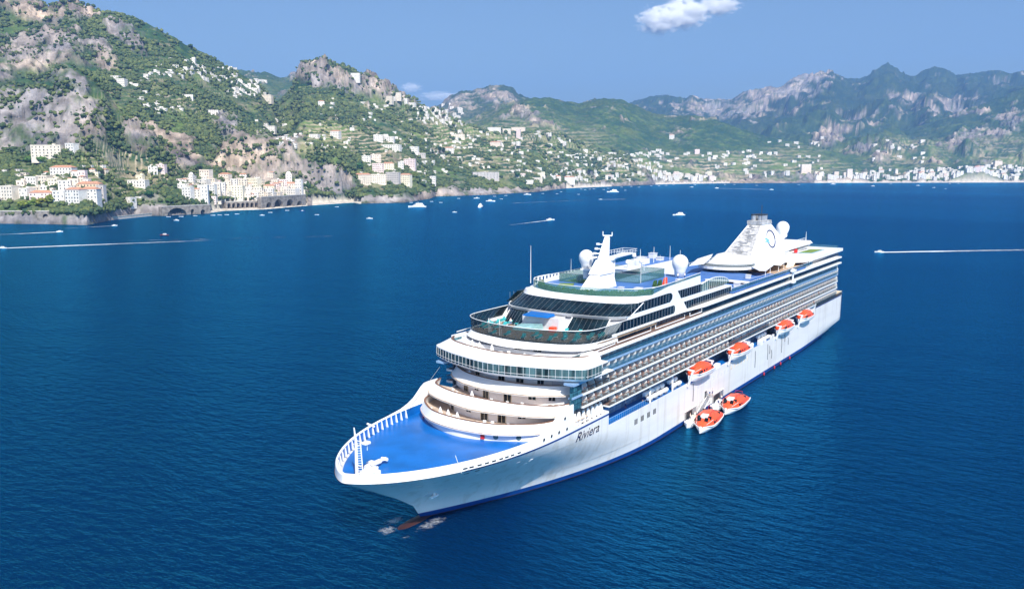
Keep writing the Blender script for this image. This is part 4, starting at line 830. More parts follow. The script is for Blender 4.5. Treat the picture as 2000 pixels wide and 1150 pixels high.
MB().tube([(166.6, 1.6, 42), (166.6, 1.6, 47)], .12, 5).build('exhaust_mast', 'dark', ship)
# emblem on both sides: thin ring and two short waves
for sg in (1, -1):
    def fp(x, z): a, b, h, k = fun(z); t = (x-a)/(b-a); return sg*(h+(k-h)*t+.06)
    cx, cz = 170.2, 35.9; mb = MB(); pts = []
    for t in np.linspace(rad(-168), rad(160), 34): pts.append((cx+3.6*math.cos(t), cz+2.75*math.sin(t)))
    mb.tube([(x, fp(x, z), z) for x, z in pts], [.12+.15*abs(math.sin(k/33*math.pi))**.5 for k in range(34)], 4); mb.build('emblem_ring', 'logo', ship)
    for dz, mm in ((.35, 'logol'), (-.45, 'logol')):
        q = [(cx-6.0+i*.55, cz+dz-.3+.35*math.sin(i*.75)) for i in range(9)]
        MB().tube([(x, fp(x, z), z) for x, z in q], [.05, .2, .3, .34, .3, .3, .34, .2, .05], 4).build('emblem_wave', mm, ship)
# house abaft the funnel, aft lounge and its roof lawn
MB().hexa([(176, -6.2, 29.8), (176, 6.2, 29.8), (211, 5.2, 29.8), (211, -5.2, 29.8)], [(176, -6.2, 31.4), (176, 6.2, 31.4), (212.5, 5.4, 31.4), (212.5, -5.4, 31.4)]).build('aft_deckhouse', 'white', ship)
MB().hexa([(178, -6.8, 31.4), (178, 6.8, 31.4), (213, 6.0, 31.4), (213, -6.0, 31.4)], [(178, -6.6, 32.4), (178, 6.6, 32.4), (211.5, 5.5, 32.4), (211.5, -5.5, 32.4)]).build('aft_deckhouse_roof', 'white', ship)
MB().box(184, 209, 5.95, 6.05, 30.6, 31.0).build('deckhouse_slit_window', 'glass', ship)
mb = MB(); mb.tube([(192, 5, 33.6), (208, 4.6, 33.6)], .06, 4).tube([(192, -5, 33.6), (208, -4.6, 33.6)], .06, 4)
for x in np.arange(192, 209, 2.2): mb.box(x-.25, x+.25, -5, -4.9, 32.4, 33.6); mb.tube([(x, 4.9, 32.4), (x, 4.9, 33.6)], .05, 4)
mb.build('roof_rail', 'white', ship)
MB().lathe((195.4, 0, 32.4), [(.8, 0), (.7, 1.6), (1.5, 2.2), (1.7, 3.0)], 16).build('dome_pedestal', 'white', ship, smooth=False)
AR = [(168.5, 11.0), (172.5, 14.4), (178, 15.3), (219.5, 15.3), (219.5, -15.3), (172, -15.3), (168.5, -11)]
MB().prism(AR, 28.5, 29.5).build('aft_lounge_roof', 'white', ship)
MB().prism([(x+1.5 if x < 175 else x-2.6, p*.93) for x, p in AR], 29.5, 29.56).build('aft_roof_deck', 'blue', ship) if False else None
deckpoly('roof_lawn', [(191, 7.2), (206, 7.2), (207, 11.0), (193, 11.0)], 29.5, 29.75, 'turf'); deckpoly('lawn_kerb', [(190, 6.8), (207, 6.8), (208.2, 11.6), (192.2, 11.6)], 29.5, 29.66, 'bandblue')
MB().hexa([(183.5, -14, 26.9), (183.5, 14.1, 26.9), (217.5, 14.6, 26.9), (217.5, -14.6, 26.9)], [(183.5, -14, 28.5), (183.5, 14.1, 28.5), (216.5, 14.1, 28.5), (216.5, -14.1, 28.5)]).build('aft_lounge', 'glass', ship)
MB().box(178, 183.5, -12, 12.6, 26.9, 28.5).build('aft_bar', 'maroon', ship)
for x in (178.5, 181, 183.5): MB().tube([(x, 13.8, 26.9), (x, 13.8, 28.5)], .12, 5).build('aft_pillar', 'white', ship)
mb = MB(); mb.strip([(190, -13.5, 29.5), (219, -13.5, 29.5), (219, 13.5, 29.5)], [(190, -13.5, 30.4), (219, -13.5, 30.4), (219, 13.5, 30.4)], .05); mb.build('aft_roof_screen', 'blueglass', ship)
for x0 in (163.5, 166.5): MB().hexa([(x0, 11, 27.5), (x0, 12.6, 27.5), (x0+.3, 12.6, 27.5), (x0+.3, 11, 27.5)], [(x0+4.0, 11, 29.5), (x0+4.0, 12.6, 29.5), (x0+4.3, 12.6, 29.5), (x0+4.3, 11, 29.5)]).build('deck_stair', 'cream', ship)
mb = MB(); mb.tube([(153, 16.5, 28.6), (153, 16.5, 27.6), (153.6, 16.5, 24.8)], [.5, .35, .25], 6).box(152, 154.5, 15.8, 17.2, 24.2, 24.9).box(152, 154.6, 16.1, 17.2, 27.7, 28.3); mb.build('gondola_crane', 'white', ship)
# white shade canopies at either side of the funnel
def tent(pts, name='shade_canopy'):
    MB().add([(x, p, z) for x, p, z in pts]+[(x, p, z-.12) for x, p, z in pts], [tuple(range(len(pts))), tuple(range(2*len(pts)-1, len(pts)-1, -1))]+[(i, i+len(pts), (i+1) % len(pts)+len(pts), (i+1) % len(pts)) for i in range(len(pts))]).build(name, 'white', ship)
tent([(140, 7.2, 30.3), (136.5, 11.5, 29.4), (139, 12.8, 29.2), (149, 11.8, 29.8), (153, 7.2, 30.6)])
tent([(152, 7.2, 30.6), (149.5, 11.6, 29.9), (152, 13.0, 29.5), (164, 12, 30.2), (168, 7.2, 30.9)])
tent([(128, -2, 31.3), (126.5, -6, 30.6), (140, -9, 31.2), (150, -8, 31.9), (143, -6, 31.4)])
for x, p in ((140, 12.3), (146, 11.8), (152, 12.4), (158, 12.2), (163, 11.8)): MB().tube([(x, p, 27.5), (x, p, 29.5)], .09, 5).build('canopy_pole', 'white', ship)
# ---- radomes and masts
def dome(x, p, z, r, zb, name='satellite_dome'):
    prof = [(r*.62, zb-z), (r*.70, -r*.95), (r*.86, -r*.62), (r*.98, -r*.25), (r, 0)]+[(r*math.cos(t), r*math.sin(t)) for t in np.linspace(.15, math.pi/2-.02, 9)]
    return MB().lathe((x, p, z), prof, 28).build(name, 'white', ship, smooth=True)
dome(88.5, 7.6, 36.0, 2.0, 32.4); dome(195.4, 0, 37.9, 2.25, 35.3); dome(64.5, -5.2, 38.7, 1.75, 36.2)
mb = MB(); mb.hexa([(55.4, -1.7, 32.4), (55.9, 1.7, 32.4), (65.6, 2.2, 32.4), (65.2, -2.2, 32.4)], [(59.4, -1.2, 35.6), (59.7, 1.2, 35.6), (65.4, 1.4, 35.6), (65.2, -1.4, 35.6)])
mb.hexa([(59.0, -1.5, 35.6), (59.3, 1.5, 35.6), (65.7, 1.7, 35.6), (65.5, -1.7, 35.6)], [(61.4, -1.0, 38.6), (61.6, 1.0, 38.6), (65.5, 1.1, 38.6), (65.4, -1.1, 38.6)])
mb.hexa([(61.6, -.7, 38.6), (61.6, .7, 38.6), (64.6, .7, 38.6), (64.6, -.7, 38.6)], [(64.2, -.35, 43.7), (64.2, .35, 43.7), (65.4, .35, 43.7), (65.4, -.35, 43.7)])
mast = mb.build('radar_mast', 'white', ship)
mb = MB(); mb.hexa([(63.5, .2, 38.3), (64.8, 1.6, 38.3), (67, 2, 38.8), (67, 0, 38.8)], [(63.5, .0, 39.0), (65, 2.2, 39.0), (74.8, 2.6, 39.3), (74.8, -.9, 39.3)])
mb.tube([(65, 2.2, 40.2), (74.8, 2.6, 40.3), (74.8, -.9, 40.3), (65.5, -1, 40.2)], .05, 4).tube([(65, 2.2, 39.7), (74.8, 2.6, 39.8), (74.8, -.9, 39.8), (65.5, -1, 39.7)], .04, 4)
for x in np.arange(66, 75, 1.4): mb.tube([(x, 2.3, 39.2), (x, 2.4, 40.2)], .04, 4); mb.tube([(x, -1, 39.2), (x, -1, 40.2)], .04, 4)
mb.build('mast_platform', 'white', mast)
for z in (40.0, 41.0, 42.0):
    mb = MB(); mb.tube([(62.4+(z-40)*.7, -.3, z), (61.2+(z-40)*.7, -1.2, z+.1)], .14, 5).box(61.0+(z-40)*.7, 61.5+(z-40)*.7, -1.5, -.9, z-.1, z+.35); mb.build('radar_fitting', 'white', mast)
mb = MB(); mb.box(60.4, 62.2, -2.6, -1.0, 39.0, 39.3).tube([(59.6, -2.8, 39.3), (59.6, -2.8, 40.6)], .09, 5).tube([(60.8, -2.2, 39.3), (60.8, -2.2, 40.4)], .16, 5).tube([(59.2, -3.2, 39.3), (62.4, -1.2, 39.3)], .12, 5); mb.build('radar_fitting', 'white', mast)
mb = MB(); mb.tube([(64.4, -.9, 43.9), (64.4, -.9, 44.9)], .1, 5).tube([(65.4, .9, 43.9), (65.4, .9, 44.7)], .12, 5).tube([(64.4, -.9, 43.9), (65.4, .9, 43.9)], .15, 5); mb.build('radar_fitting', 'white', mast)
mb = MB(); mb.tube([(66.2, 1.0, 33), (66.4, 1.1, 38.6)], .22, 6)
mb.build('radar_fitting', 'white', mast)
MB().lathe((64.5, -5.2, 34.0), [(.7, 0), (.8, 2.2)], 10).box(62.8, 66.2, -5.8, -1, 35.8, 36.2).build('dome_bracket', 'white', ship)
def whip(x, p, z0, z1, r=.06): return MB().tube([(x, p, z0), (x, p, z1)], [r, r*.4], 5).build('whip_antenna', 'white', ship)
whip(55.1, -14.4, 33, 41.6, .09); whip(65, 14.4, 32.5, 36.5); whip(73, 4.6, 32.5, 38.2, .07); whip(80, 2, 34.5, 38, .06); whip(88, -3, 34.3, 38.8, .1); whip(98, -4, 34.3, 38.5, .1); whip(106, -3, 34, 38.2, .09); whip(84, -10, 34.5, 38.2); whip(93, 5.6, 33, 38.6, .09); whip(69, -12, 34.5, 37.5); whip(211, 4, 32.4, 35.6, .12); whip(102, -4, 34.3, 36)
for x, p, z in ((90.5, -6, 36.8), (79.5, 1.5, 36.8), (81, -3, 36.2)): MB().lathe((x, p, z), [(.12, -2), (.12, -.5), (.5, -.35), (.55, 0), (.4, .4), (.05, .55)], 12).build('antenna_dome', 'white', ship, smooth=True)
# two ladder masts in front of the terrace
for p in (-7.8, -4.9):
    mb = MB(); xx = 29.2+abs(p)*.12
    mb.tube([(xx, p, 23.6), (xx, p, 29.3)], .11, 6).tube([(xx, p+.55, 23.6), (xx, p+.55, 27.6)], .05, 4)
    for z in np.arange(24, 27.6, .33): mb.tube([(xx, p, z), (xx, p+.55, z)], .045, 4)
    mb.tube([(xx, p-.9, 23.7), (xx, p, 25.6), (xx, p+1.1, 23.7)], .06, 4); mb.build('signal_mast', 'white', ship)
# foremast and windlass
mb = MB(); mb.tube([(-14.6, 0, ZD), (-14.6, 0, 17.8), (-14.9, 0, 20.0)], [.28, .22, .09], 8).tube([(-13.9, .7, ZD), (-14.1, .45, 17.6)], .09, 5).tube([(-13.6, 0, ZD+1.6), (-14.5, 0, 14.0)], .09, 5)
for z in np.arange(12.2, 17.5, .4): mb.tube([(-14.5, .1, z), (-14.0, .6, z)], .05, 4)
mb.tube([(-14.6, -.9, 17.9), (-14.6, .9, 17.9)], .07, 5).tube([(-14.7, -.7, 17.2), (-13.4, 1.2, 17.4), (-13.4, 1.2, 16.2)], .06, 4).box(-14.0, -12.9, .6, 1.5, 17.2, 17.55).box(-15.2, -14.0, -.9, .9, ZD, ZD+.35)
mb.build('foremast', 'white', ship)
mb = MB(); mb.box(-12.9, -11.6, .2, 2.2, ZD, ZD+.9).tube([(-13.8, -.2, ZD+.5), (-12.2, .4, ZD+.5)], .35, 8).lathe((-10.6, -.4, ZD), [(.8, 0), (.8, .5), (.5, .6), (.5, 1.0), (.75, 1.1), (.75, 1.3)], 14)
mb.tube([(-11.8, -.9, ZD+.7), (-8.6, -.9, ZD+.8)], .42, 10).tube([(-8.6, -.9, ZD+.8), (-7.2, -1.0, ZD+.8)], [.2, .28], 8).tube([(-7.6, -1.5, ZD+.8), (-7.4, -.4, ZD+.8)], .3, 8).tube([(-13.6, 1.0, ZD+.2), (-12.0, -.9, ZD+.5)], .22, 6).box(-10.4, -9.2, -2.2, -1.5, ZD, ZD+.9)
mb.tube([(-14.2, .4, ZD+.15), (-12.2, 1.2, ZD+.3), (-10.5, .2, ZD+.4)], .18, 6); mb.build('anchor_windlass', 'white', ship)
MB().tube([(-3.6, 11.9, ZD), (-4.6, 11.5, 14.9)], .05, 5).build('bow_staff', 'white', ship); MB().tube([(13.5, -14.6, 13.4), (22.8, -14.6, 19.8)], .04, 4).build('stay_wire', 'steel', ship)
MB().tube([(2.2, -12.7, 13.2), (1.2, -13.6, 13.9)], .18, 5).build('fairlead', 'white', ship)
# ------------------------------------------------------------------ THINGS ON AND BESIDE THE SHIP
def W(x, p, z): return Vector((x, -p, z))
ORD = ['first', 'second', 'third', 'fourth', 'fifth', 'sixth', 'seventh', 'eighth', 'ninth', 'tenth', 'eleventh', 'twelfth', 'thirteenth', 'fourteenth', 'fifteenth', 'sixteenth', 'seventeenth', 'eighteenth', 'nineteenth', 'twentieth']
def ordw(n):
    if n < 20: return ORD[n]
    if n >= 99: return 'hundredth' if n == 99 else 'hundred-and-'+ordw(n-100)
    t, u = divmod(n+1, 10); T = ['', '', 'twenty', 'thirty', 'forty', 'fifty', 'sixty', 'seventy', 'eighty', 'ninety'][t]
    return (T[:-1]+'ieth') if u == 0 else T+'-'+ORD[u-1]
def loft(mb, secs, closed=True):
    n = len(secs[0]); b = [q for s_ in secs for q in s_]
    fs = [(i*n+k, i*n+(k+1) % n, (i+1)*n+(k+1) % n, (i+1)*n+k) for i in range(len(secs)-1) for k in range(n if closed else n-1)]
    fs += [tuple(range(n-1, -1, -1)), tuple((len(secs)-1)*n+k for k in range(n))]; return mb.add(b, fs)
def boat_hull(L, Bm, H, fine=.55, n=14, z0=-.5):
    """open-topped displacement hull, bow at -x"""
    secs = []
    for i in range(n+1):
        t = i/n; x = -L/2+L*t; b = Bm/2*(1-max(0, 1-t/fine)**2.2)*(1-.12*max(0, t-.7)/.3); b = max(b, .04); sh = H*(1+.22*(1-t)**2); k = z0*(1-.9*max(0, 1-t/.2))
        secs.append([(x, -b, sh), (x, -b*.94, sh*.45), (x, -b*.55, k*.55), (x, 0, k), (x, b*.55, k*.55), (x, b*.94, sh*.45), (x, b, sh)])
    return secs
def lifeboat(loc, rz, label, group, hung):
    L, Bm = (12.2, 4.3) if hung else (14.4, 5.2)
    r = empty('lifeboat' if hung else 'tender_boat', (0, 0, 0), label, 'lifeboat' if hung else 'tender boat', group)
    HH = 1.0; mb = MB(); loft(mb, boat_hull(L, Bm, HH, .5)); mb.build('hull', 'white', r, smooth=False)
    mb = MB(); secs = []
    for i in range(15):
        t = i/14; x = -L/2+.25+(L-.5)*t; b = Bm/2*(1-max(0, 1-t/.5)**2.2)*(1-.16*max(0, t-.7)/.3)*.97; b = max(b, .1)*1.02; h = 1.22+(2.0*(1-abs(2*t-1.05)**2.8) if 0 < i < 14 else .12); z = .98*(1+.22*(1-t)**2)
        secs.append([(x, -b, z), (x, -b*.93, z+(h-1.22)*.55), (x, -b*.55, z+(h-1.22)*.92), (x, 0, z+(h-1.22)), (x, b*.55, z+(h-1.22)*.92), (x, b*.93, z+(h-1.22)*.55), (x, b, z)])
    loft(mb, secs); mb.build('canopy', 'orange', r)
    for sg in (-1, 1): MB().tube([(-L*.46, sg*.5, 1.3), (-L*.28, sg*Bm*.44, 1.25), (0, sg*Bm*.51, 1.2), (L*.3, sg*Bm*.5, 1.2), (L*.47, sg*Bm*.44, 1.2)], .1, 5).build('fender', 'white', r)
    for sg in (-1, 1):
        for x in (-2.6, -1.3, 0, 1.3): MB().hexa([(x-.3, sg*Bm*.475, 1.55), (x+.3, sg*Bm*.475, 1.55), (x+.3, sg*Bm*.40, 1.55), (x-.3, sg*Bm*.40, 1.55)], [(x-.3, sg*Bm*.455, 1.95), (x+.3, sg*Bm*.455, 1.95), (x+.3, sg*Bm*.38, 1.95), (x-.3, sg*Bm*.38, 1.95)]).build('window', 'glass', r)
        MB().tube([(-L*.40, sg*Bm*.22, 1.75), (-L*.2, sg*Bm*.36, 2.2), (L*.1, sg*Bm*.40, 2.3), (L*.36, sg*Bm*.34, 1.9)], .04, 4).build('grab_line', 'white', r)
    if not hung:
        for x, y in ((-4.4, .8), (-4.4, -.8), (-3.0, 1.2), (-3.0, -1.2)): MB().hexa([(x-.45, y-.4, 2.1), (x+.1, y-.4, 2.65), (x+.1, y+.4, 2.65), (x-.45, y+.4, 2.1)], [(x-.5, y-.4, 2.4), (x+.05, y-.4, 2.95), (x+.05, y+.4, 2.95), (x-.5, y+.4, 2.4)]).build('hatch', 'glass', r)
        MB().box(-3.9, -1.9, -.75, .75, 2.6, 3.15).build('helm_cover', 'white', r)
        MB().box(2.4, 2.9, 1.2, 2.2, 1.4, 2.66).build('side_door', 'dark', r); MB().box(2.4, 2.9, -1.9, 1.4, 2.62, 2.86).build('door_coaming', 'dark', r)
        MB().tube([(-2, 1.1, 2.8), (-2, 1.1, 3.5), (1, 1.1, 3.5), (1, 1.1, 2.8)], .05, 4).build('grab_rail', 'red' if 0 else 'redp', r)
        MB().tube([(4.2, -.9, 2.5), (4.2, -.9, 3.2), (4.2, .9, 3.2), (4.2, .9, 2.5)], .05, 4).build('grab_rail', 'redp', r)
        MB().tube([(-6.6, 0, 1.4), (-7.0, 0, .7)], .28, 6).build('bow_fender', 'white', r)
    else:
        for x in (-3.5, 0, 3.5): MB().box(x-.45, x+.45, Bm*.40, Bm*.475, 1.55, 1.9).build('window', 'dark', r)
        MB().box(-4.3, -3.0, -.6, .6, 2.35, 2.75).build('helm_cover', 'orange', r)
    r.location = loc; r.rotation_euler.z = rz; r.scale = (1, 1, 1.14 if hung else 1); return r
for i, (x, nm_) in enumerate(((81.3, 'nearest the bow'), (107.3, 'second from the bow'), (146.6, 'third from the bow'), (168.6, 'nearest the stern'))):
    lifeboat(W(x, 16.3, 10.1), 0, 'covered orange lifeboat hung in white davits on the ship side, '+nm_, 'lifeboats hung along the ship side', True)
    for dx in (-6.3, 5.6):
        MB().hexa([(x+dx-.16, 15.2, 12.85), (x+dx+.16, 15.2, 12.85), (x+dx+.16, 17.8, 12.7), (x+dx-.16, 17.8, 12.7)], [(x+dx-.16, 15.2, 13.18), (x+dx+.16, 15.2, 13.18), (x+dx+.16, 17.8, 13.0), (x+dx-.16, 17.8, 13.0)]).build('davit_arm', 'white', ship)
        MB().hexa([(x+dx-.2, 16.15, 8.9), (x+dx+.2, 16.15, 8.9), (x+dx+.2, 16.6, 8.9), (x+dx-.2, 16.6, 8.9)], [(x+dx-.16, 17.3, 12.85), (x+dx+.16, 17.3, 12.85), (x+dx+.16, 17.75, 12.85), (x+dx-.16, 17.75, 12.85)]).build('davit_arm', 'white', ship)
    MB().box(x-5, x+5, 15.7, 16.2, 9.25, 9.75).build('boat_chock', 'blue', ship)
tnA = lifeboat(W(76.4, 20.9, .25), rad(8), 'orange and white tender boat beside the boarding stairs, nearer the bow', 'tenders alongside the ship', False)
tnB = lifeboat(W(93.4, 20.9, .25), rad(4), 'orange and white tender boat beyond the boarding stairs, nearer the stern', 'tenders alongside the ship', False)
def side_door(x0, x1, z0, z1):
    MB().box(x0, x1, 15.9, 16.16, z0, z1).build('door_recess', 'steel', ship); MB().box(x0-.1, x1+.1, 15.9, 16.3, z1, z1+.15).build('door_frame', 'white', ship); MB().box(x0+.9, x1-2.5, 16.0, 16.2, z0+.1, z1-.3).build('door_opening', 'dark', ship)
side_door(74.2, 81.0, .9, 2.9); side_door(91.4, 98.7, .9, 3.0); MB().box(86.2, 87.3, 15.9, 16.18, 3.2, 5.1).build('door_opening', 'dark', ship)
def pontoon(x, p, L, B_, label, dark):
    r = empty('boarding_pontoon', W(x, p, 0), label, 'pontoon', 'boarding platforms beside the ship')
    mb = MB(); loft(mb, boat_hull(L, B_, .9, .25)); mb.v = [(x+a, p+b, c) for a, b, c in mb.v]; mb.build('hull', 'white', r)
    MB().box(x-L*.3, x+L*.46, p-B_*.42, p+B_*.42, .88, 1.02).build('deck', 'shadewhite', r)
    MB().tube([(x-L*.3, p+B_*.44, .8), (x, p+B_*.52, .75), (x+L*.45, p+B_*.46, .75)], .12, 5).build('fender', 'dark', r)
    MB().hexa([(x-.6, p-B_*.3, 1.0), (x+1.6, p-B_*.3, 1.0), (x+1.6, p+B_*.3, 1.0), (x-.6, p+B_*.3, 1.0)], [(x-.2, p-B_*.25, 1.9), (x+1.4, p-B_*.25, 1.9), (x+1.4, p+B_*.25, 1.9), (x-.2, p+B_*.25, 1.9)]).build('console', 'white' if dark else 'cream', r)
    MB().tube([(x-L*.25, p+B_*.42, 1.0), (x-L*.25, p+B_*.42, 1.8), (x+L*.4, p+B_*.42, 1.8)], .05, 4).build('rail', 'steel', r)
pontoon(75.4, 17.7, 7.0, 2.6, 'small white boarding pontoon at the open hull door beside the nearer tender', False)
pontoon(91.5, 17.8, 8.0, 2.8, 'white boarding boat with a dark fender between the hull and the farther tender', True)
# boarding stairs
st = empty('boarding_stairs', W(84, 17, 1), 'grey aluminium boarding stairs slanting down the hull to the nearer tender', 'gangway')
mb = MB(); A_, B_ = Vector((87.4, 16.9, 4.0)), Vector((80.6, 17.1, 1.2))
for sg in (-.55, .55): mb.hexa([(A_.x, A_.y+sg-.05, A_.z-.2), (A_.x, A_.y+sg+.05, A_.z-.2), (B_.x, B_.y+sg+.05, B_.z-.2), (B_.x, B_.y+sg-.05, B_.z-.2)], [(A_.x, A_.y+sg-.05, A_.z+.12), (A_.x, A_.y+sg+.05, A_.z+.12), (B_.x, B_.y+sg+.05, B_.z+.12), (B_.x, B_.y+sg-.05, B_.z+.12)])
mb.build('stringer', 'white', st)['kind'] = 'stuff'
for k in range(18): q = A_.lerp(B_, (k+.5)/18); MB().box(q.x-.13, q.x+.13, q.y-.5, q.y+.5, q.z-.02, q.z+.03).build('step', 'steel', st)
for sg in (-.6, .6): MB().tube([(A_.x, A_.y+sg, A_.z+1.0), (B_.x, B_.y+sg, B_.z+1.0)], .035, 4).build('handrail', 'steel', st)
MB().box(86.6, 88.4, 16.1, 17.9, 3.95, 4.08).build('landing', 'steel', st)
# life-raft canister racks on the boat deck
def raft(x, p, z, lab):
    r = empty('life_raft', W(x, p, z), lab, 'life raft', 'life rafts on the boat deck')
    MB().tube([(x-.95, p, z+.5), (x-.85, p, z+.5), (x+.85, p, z+.5), (x+.95, p, z+.5)], [.3, .48, .48, .3], 10).build('canister', 'white', r); MB().box(x-.7, x+.7, p-.4, p+.4, z-.05, z+.1).build('cradle', 'steel', r)
xs_ = [57.6, 60.2, 62.8, 65.4]+[70.0, 72.6]+[119.5, 122.2, 131, 133.5, 136.2, 158.5, 161]
for i, x in enumerate(xs_):
    for j, (p, z) in enumerate(((15.0, 9.6), (14.0, 10.4))):
        raft(x, p, z, f'white life raft canister, {"lower outer" if j == 0 else "upper inner"} one of the {ordw(i)} pair from the bow')
for x in (56.6, 68.2, 118.0): MB().hexa([(x-.12, 15.4, 9.2), (x+.12, 15.4, 9.2), (x+.12, 15.7, 9.2), (x-.12, 15.7, 9.2)], [(x+1.4, 14.6, 13.2), (x+1.7, 14.6, 13.2), (x+1.7, 14.9, 13.2), (x+1.4, 14.9, 13.2)]).build('deck_strut', 'white', ship)
mb = MB(); mb.tube([(37, 15.95, 10.75), (56, 15.95, 10.75)], .05, 4)
for x in np.arange(37.3, 56, .9): mb.tube([(x, 15.95, 9.7), (x, 15.95, 10.75)], .03, 4)
mb.build('recess_rail', 'bandblue', ship)
for x in (92.5, 95, 128, 155.5): MB().box(x-.7, x+1.0, 15.0, 16.15, 9.2, 10.3).build('deck_locker', 'white', ship)
mb = MB()
for x in np.arange(118, 162, 1.3):
    if random.random() < .8: h = random.uniform(.3, 1.1); p = random.uniform(13.6, 15.6); mb.box(x, x+random.uniform(.3, 1.0), p, p+random.uniform(.2, .7), 9.25, 9.3+h)
mb.build('deck_fitting', 'white', ship)['kind'] = 'stuff'
# drain hoses and stains down the hull, and fender floats
for x, z0, z1 in ((122.2, 8.6, 3.8), (133, 8.6, 4.0), (134.8, 7.8, 5.4), (136.8, 6.2, 3.6), (146.2, 8.6, 3.6), (149.2, 8.8, 6.5), (152.8, 7.2, 4.9), (78.4, 8.8, 4.6)):
    MB().tube([(x, 16.25, z0), (x+.25, 16.3, (z0+z1)/2), (x+.1, 16.3, z1)], .06, 5).build('drain_hose', 'dark', ship)
for x in (130, 139.5, 145.4, 154.6): MB().lathe((x, 16.5, -.05), [(.1, 0), (.2, .2), (.2, .7), (.08, 1.0)], 8).build('float_line', 'redp', ship)
# --- furniture, people
def mesh_thing(name, parts, label, cat, group, loc, rz=0):
    r = empty(name, (0, 0, 0), label, cat, group)
    for n_, mb_, mt in parts: mb_.build(n_, mt, r, flip=False)
    r.location = loc; r.rotation_euler.z = rz; return r
PROTO = {}
def place(key, builder, loc, rz, label, group=None):
    if key not in PROTO: r = builder(); PROTO[key] = r
    else: r = copy_tree(PROTO[key])
    r.location = loc; r.rotation_euler.z = rz; r['label'] = label
    if group: r['group'] = group
    return r
def b_lounger():
    c = MB(); c.hexa([(-1.0, -.36, .32), (.35, -.36, .32), (.35, .36, .32), (-1.0, .36, .32)], [(-1.0, -.36, .46), (.35, -.36, .46), (.35, .36, .46), (-1.0, .36, .46)])
    c.hexa([(.35, -.36, .32), (1.0, -.36, .72), (1.0, .36, .72), (.35, .36, .32)], [(.35, -.36, .46), (.93, -.36, .86), (.93, .36, .86), (.35, .36, .46)])
    f = MB(); f.box(-1.05, 1.05, -.4, -.34, .2, .3).box(-1.05, 1.05, .34, .4, .2, .3)
    for x in (-.85, .85):
        for y in (-.37, .37): f.box(x-.04, x+.04, y-.03, y+.03, 0, .2)
    return mesh_thing('sun_lounger', [('cushion', c, 'teal'), ('frame', f, 'white')], 'x', 'sun lounger', None, (0, 0, 0))
LG = [(43.0, -13.6), (41.5, -12.6), (44.2, -12.2), (42.2, -10.8), (40.2, -10.0), (41.0, -8.2), (39.4, -12.4), (37.2, -13.5), (36.2, -11.9), (34.6, -12.8), (33.6, -11.0), (37.9, -9.6), (35.0, -9.4),
      (29.6, -6.5), (30.6, -3.6), (30.2, .6), (31.4, 3.4), (32.8, 1.6), (31.0, 6.2), (33.6, 5.4), (33.4, 8.0), (35.0, 7.2), (34.6, 10.2), (36.4, 9.0), (35.8, 12.0), (37.6, 11.4), (38.2, 13.2), (39.4, 4.6), (40.2, 7.4), (40.9, 10.1), (40.0, 12.6), (32.0, 10.9)]
LG = sorted(LG, key=lambda q: to_px(W(q[0], q[1], 26.5))[0])
for i, (x, p) in enumerate(LG):
    side = 'starboard' if p < -3 else 'port'
    place('lounger', b_lounger, W(x, p, 26.2), RNG.uniform(-.2, .2)+(0 if i % 3 else .4), f'teal cushioned sun lounger on the forward terrace, {ordw(i)} from the left', 'sun loungers on the forward terrace')
def b_parasol():
    c = MB().lathe((0, 0, .15), [(.62, 0), (.5, .5), (.3, 1.2), (.1, 1.75)], 9); m = MB().tube([(0, 0, 0), (0, 0, 2.1)], .05, 6)
    return mesh_thing('covered_parasol', [('cover', c, 'white'), ('pole', m, 'steel')], 'x', 'parasol', None, (0, 0, 0))
PS = [(13.3, -6.6, 13.3, 'lowest'), (12.9, -4.4, 13.3, 'lowest'), (12.6, -2.0, 13.3, 'lowest'), (18.8, -3.4, 15.65, 'middle'), (24.0, -8.0, 18.0, 'upper'), (25.4, -6.6, 23.5, 'top'), (24.9, -3.2, 23.5, 'top'), (26.2, -9.0, 23.5, 'top')]
for i, (x, p, z, t_) in enumerate(PS): place('parasol', b_parasol, W(x, p, z), i, f'white covered parasol on the {t_} curved balcony, {ordw(i)} one counting upwards', 'covered parasols on the curved balconies')
def b_cover():
    c = MB().hexa([(-.6, -.5, 0), (.6, -.5, 0), (.6, .5, 0), (-.6, .5, 0)], [(-.16, -.2, 2.1), (.2, -.2, 2.2), (.2, .2, 2.2), (-.16, .2, 2.1)])
    return tag(c.build('covered_chair_stack', 'white', flip=False), 'x', 'covered chairs')
for i, x in enumerate((25.6, 27.2, 28.9, 30.5, 32.1, 33.8, 35.4)):
    place('cover', b_cover, W(x, 15.1, 12.4), .3*i, f'tall white cover over stacked chairs above the ship name, {ordw(i)} from the bow', 'white covered stacks above the ship name')
def b_chair(mt='white'):
    s_ = MB().box(-.3, .3, -.3, .3, .38, .48); b_ = MB().hexa([(.24, -.3, .45), (.32, -.3, .45), (.32, .3, .45), (.24, .3, .45)], [(.34, -.3, 1.0), (.42, -.3, 1.0), (.42, .3, 1.0), (.34, .3, 1.0)]); l = MB()
    for x in (-.26, .26):
        for y in (-.26, .26): l.box(x-.03, x+.03, y-.03, y+.03, 0, .38)
    return mesh_thing('balcony_chair', [('seat', s_, mt), ('backrest', b_, mt), ('legs', l, 'steel')], 'x', 'chair', None, (0, 0, 0))
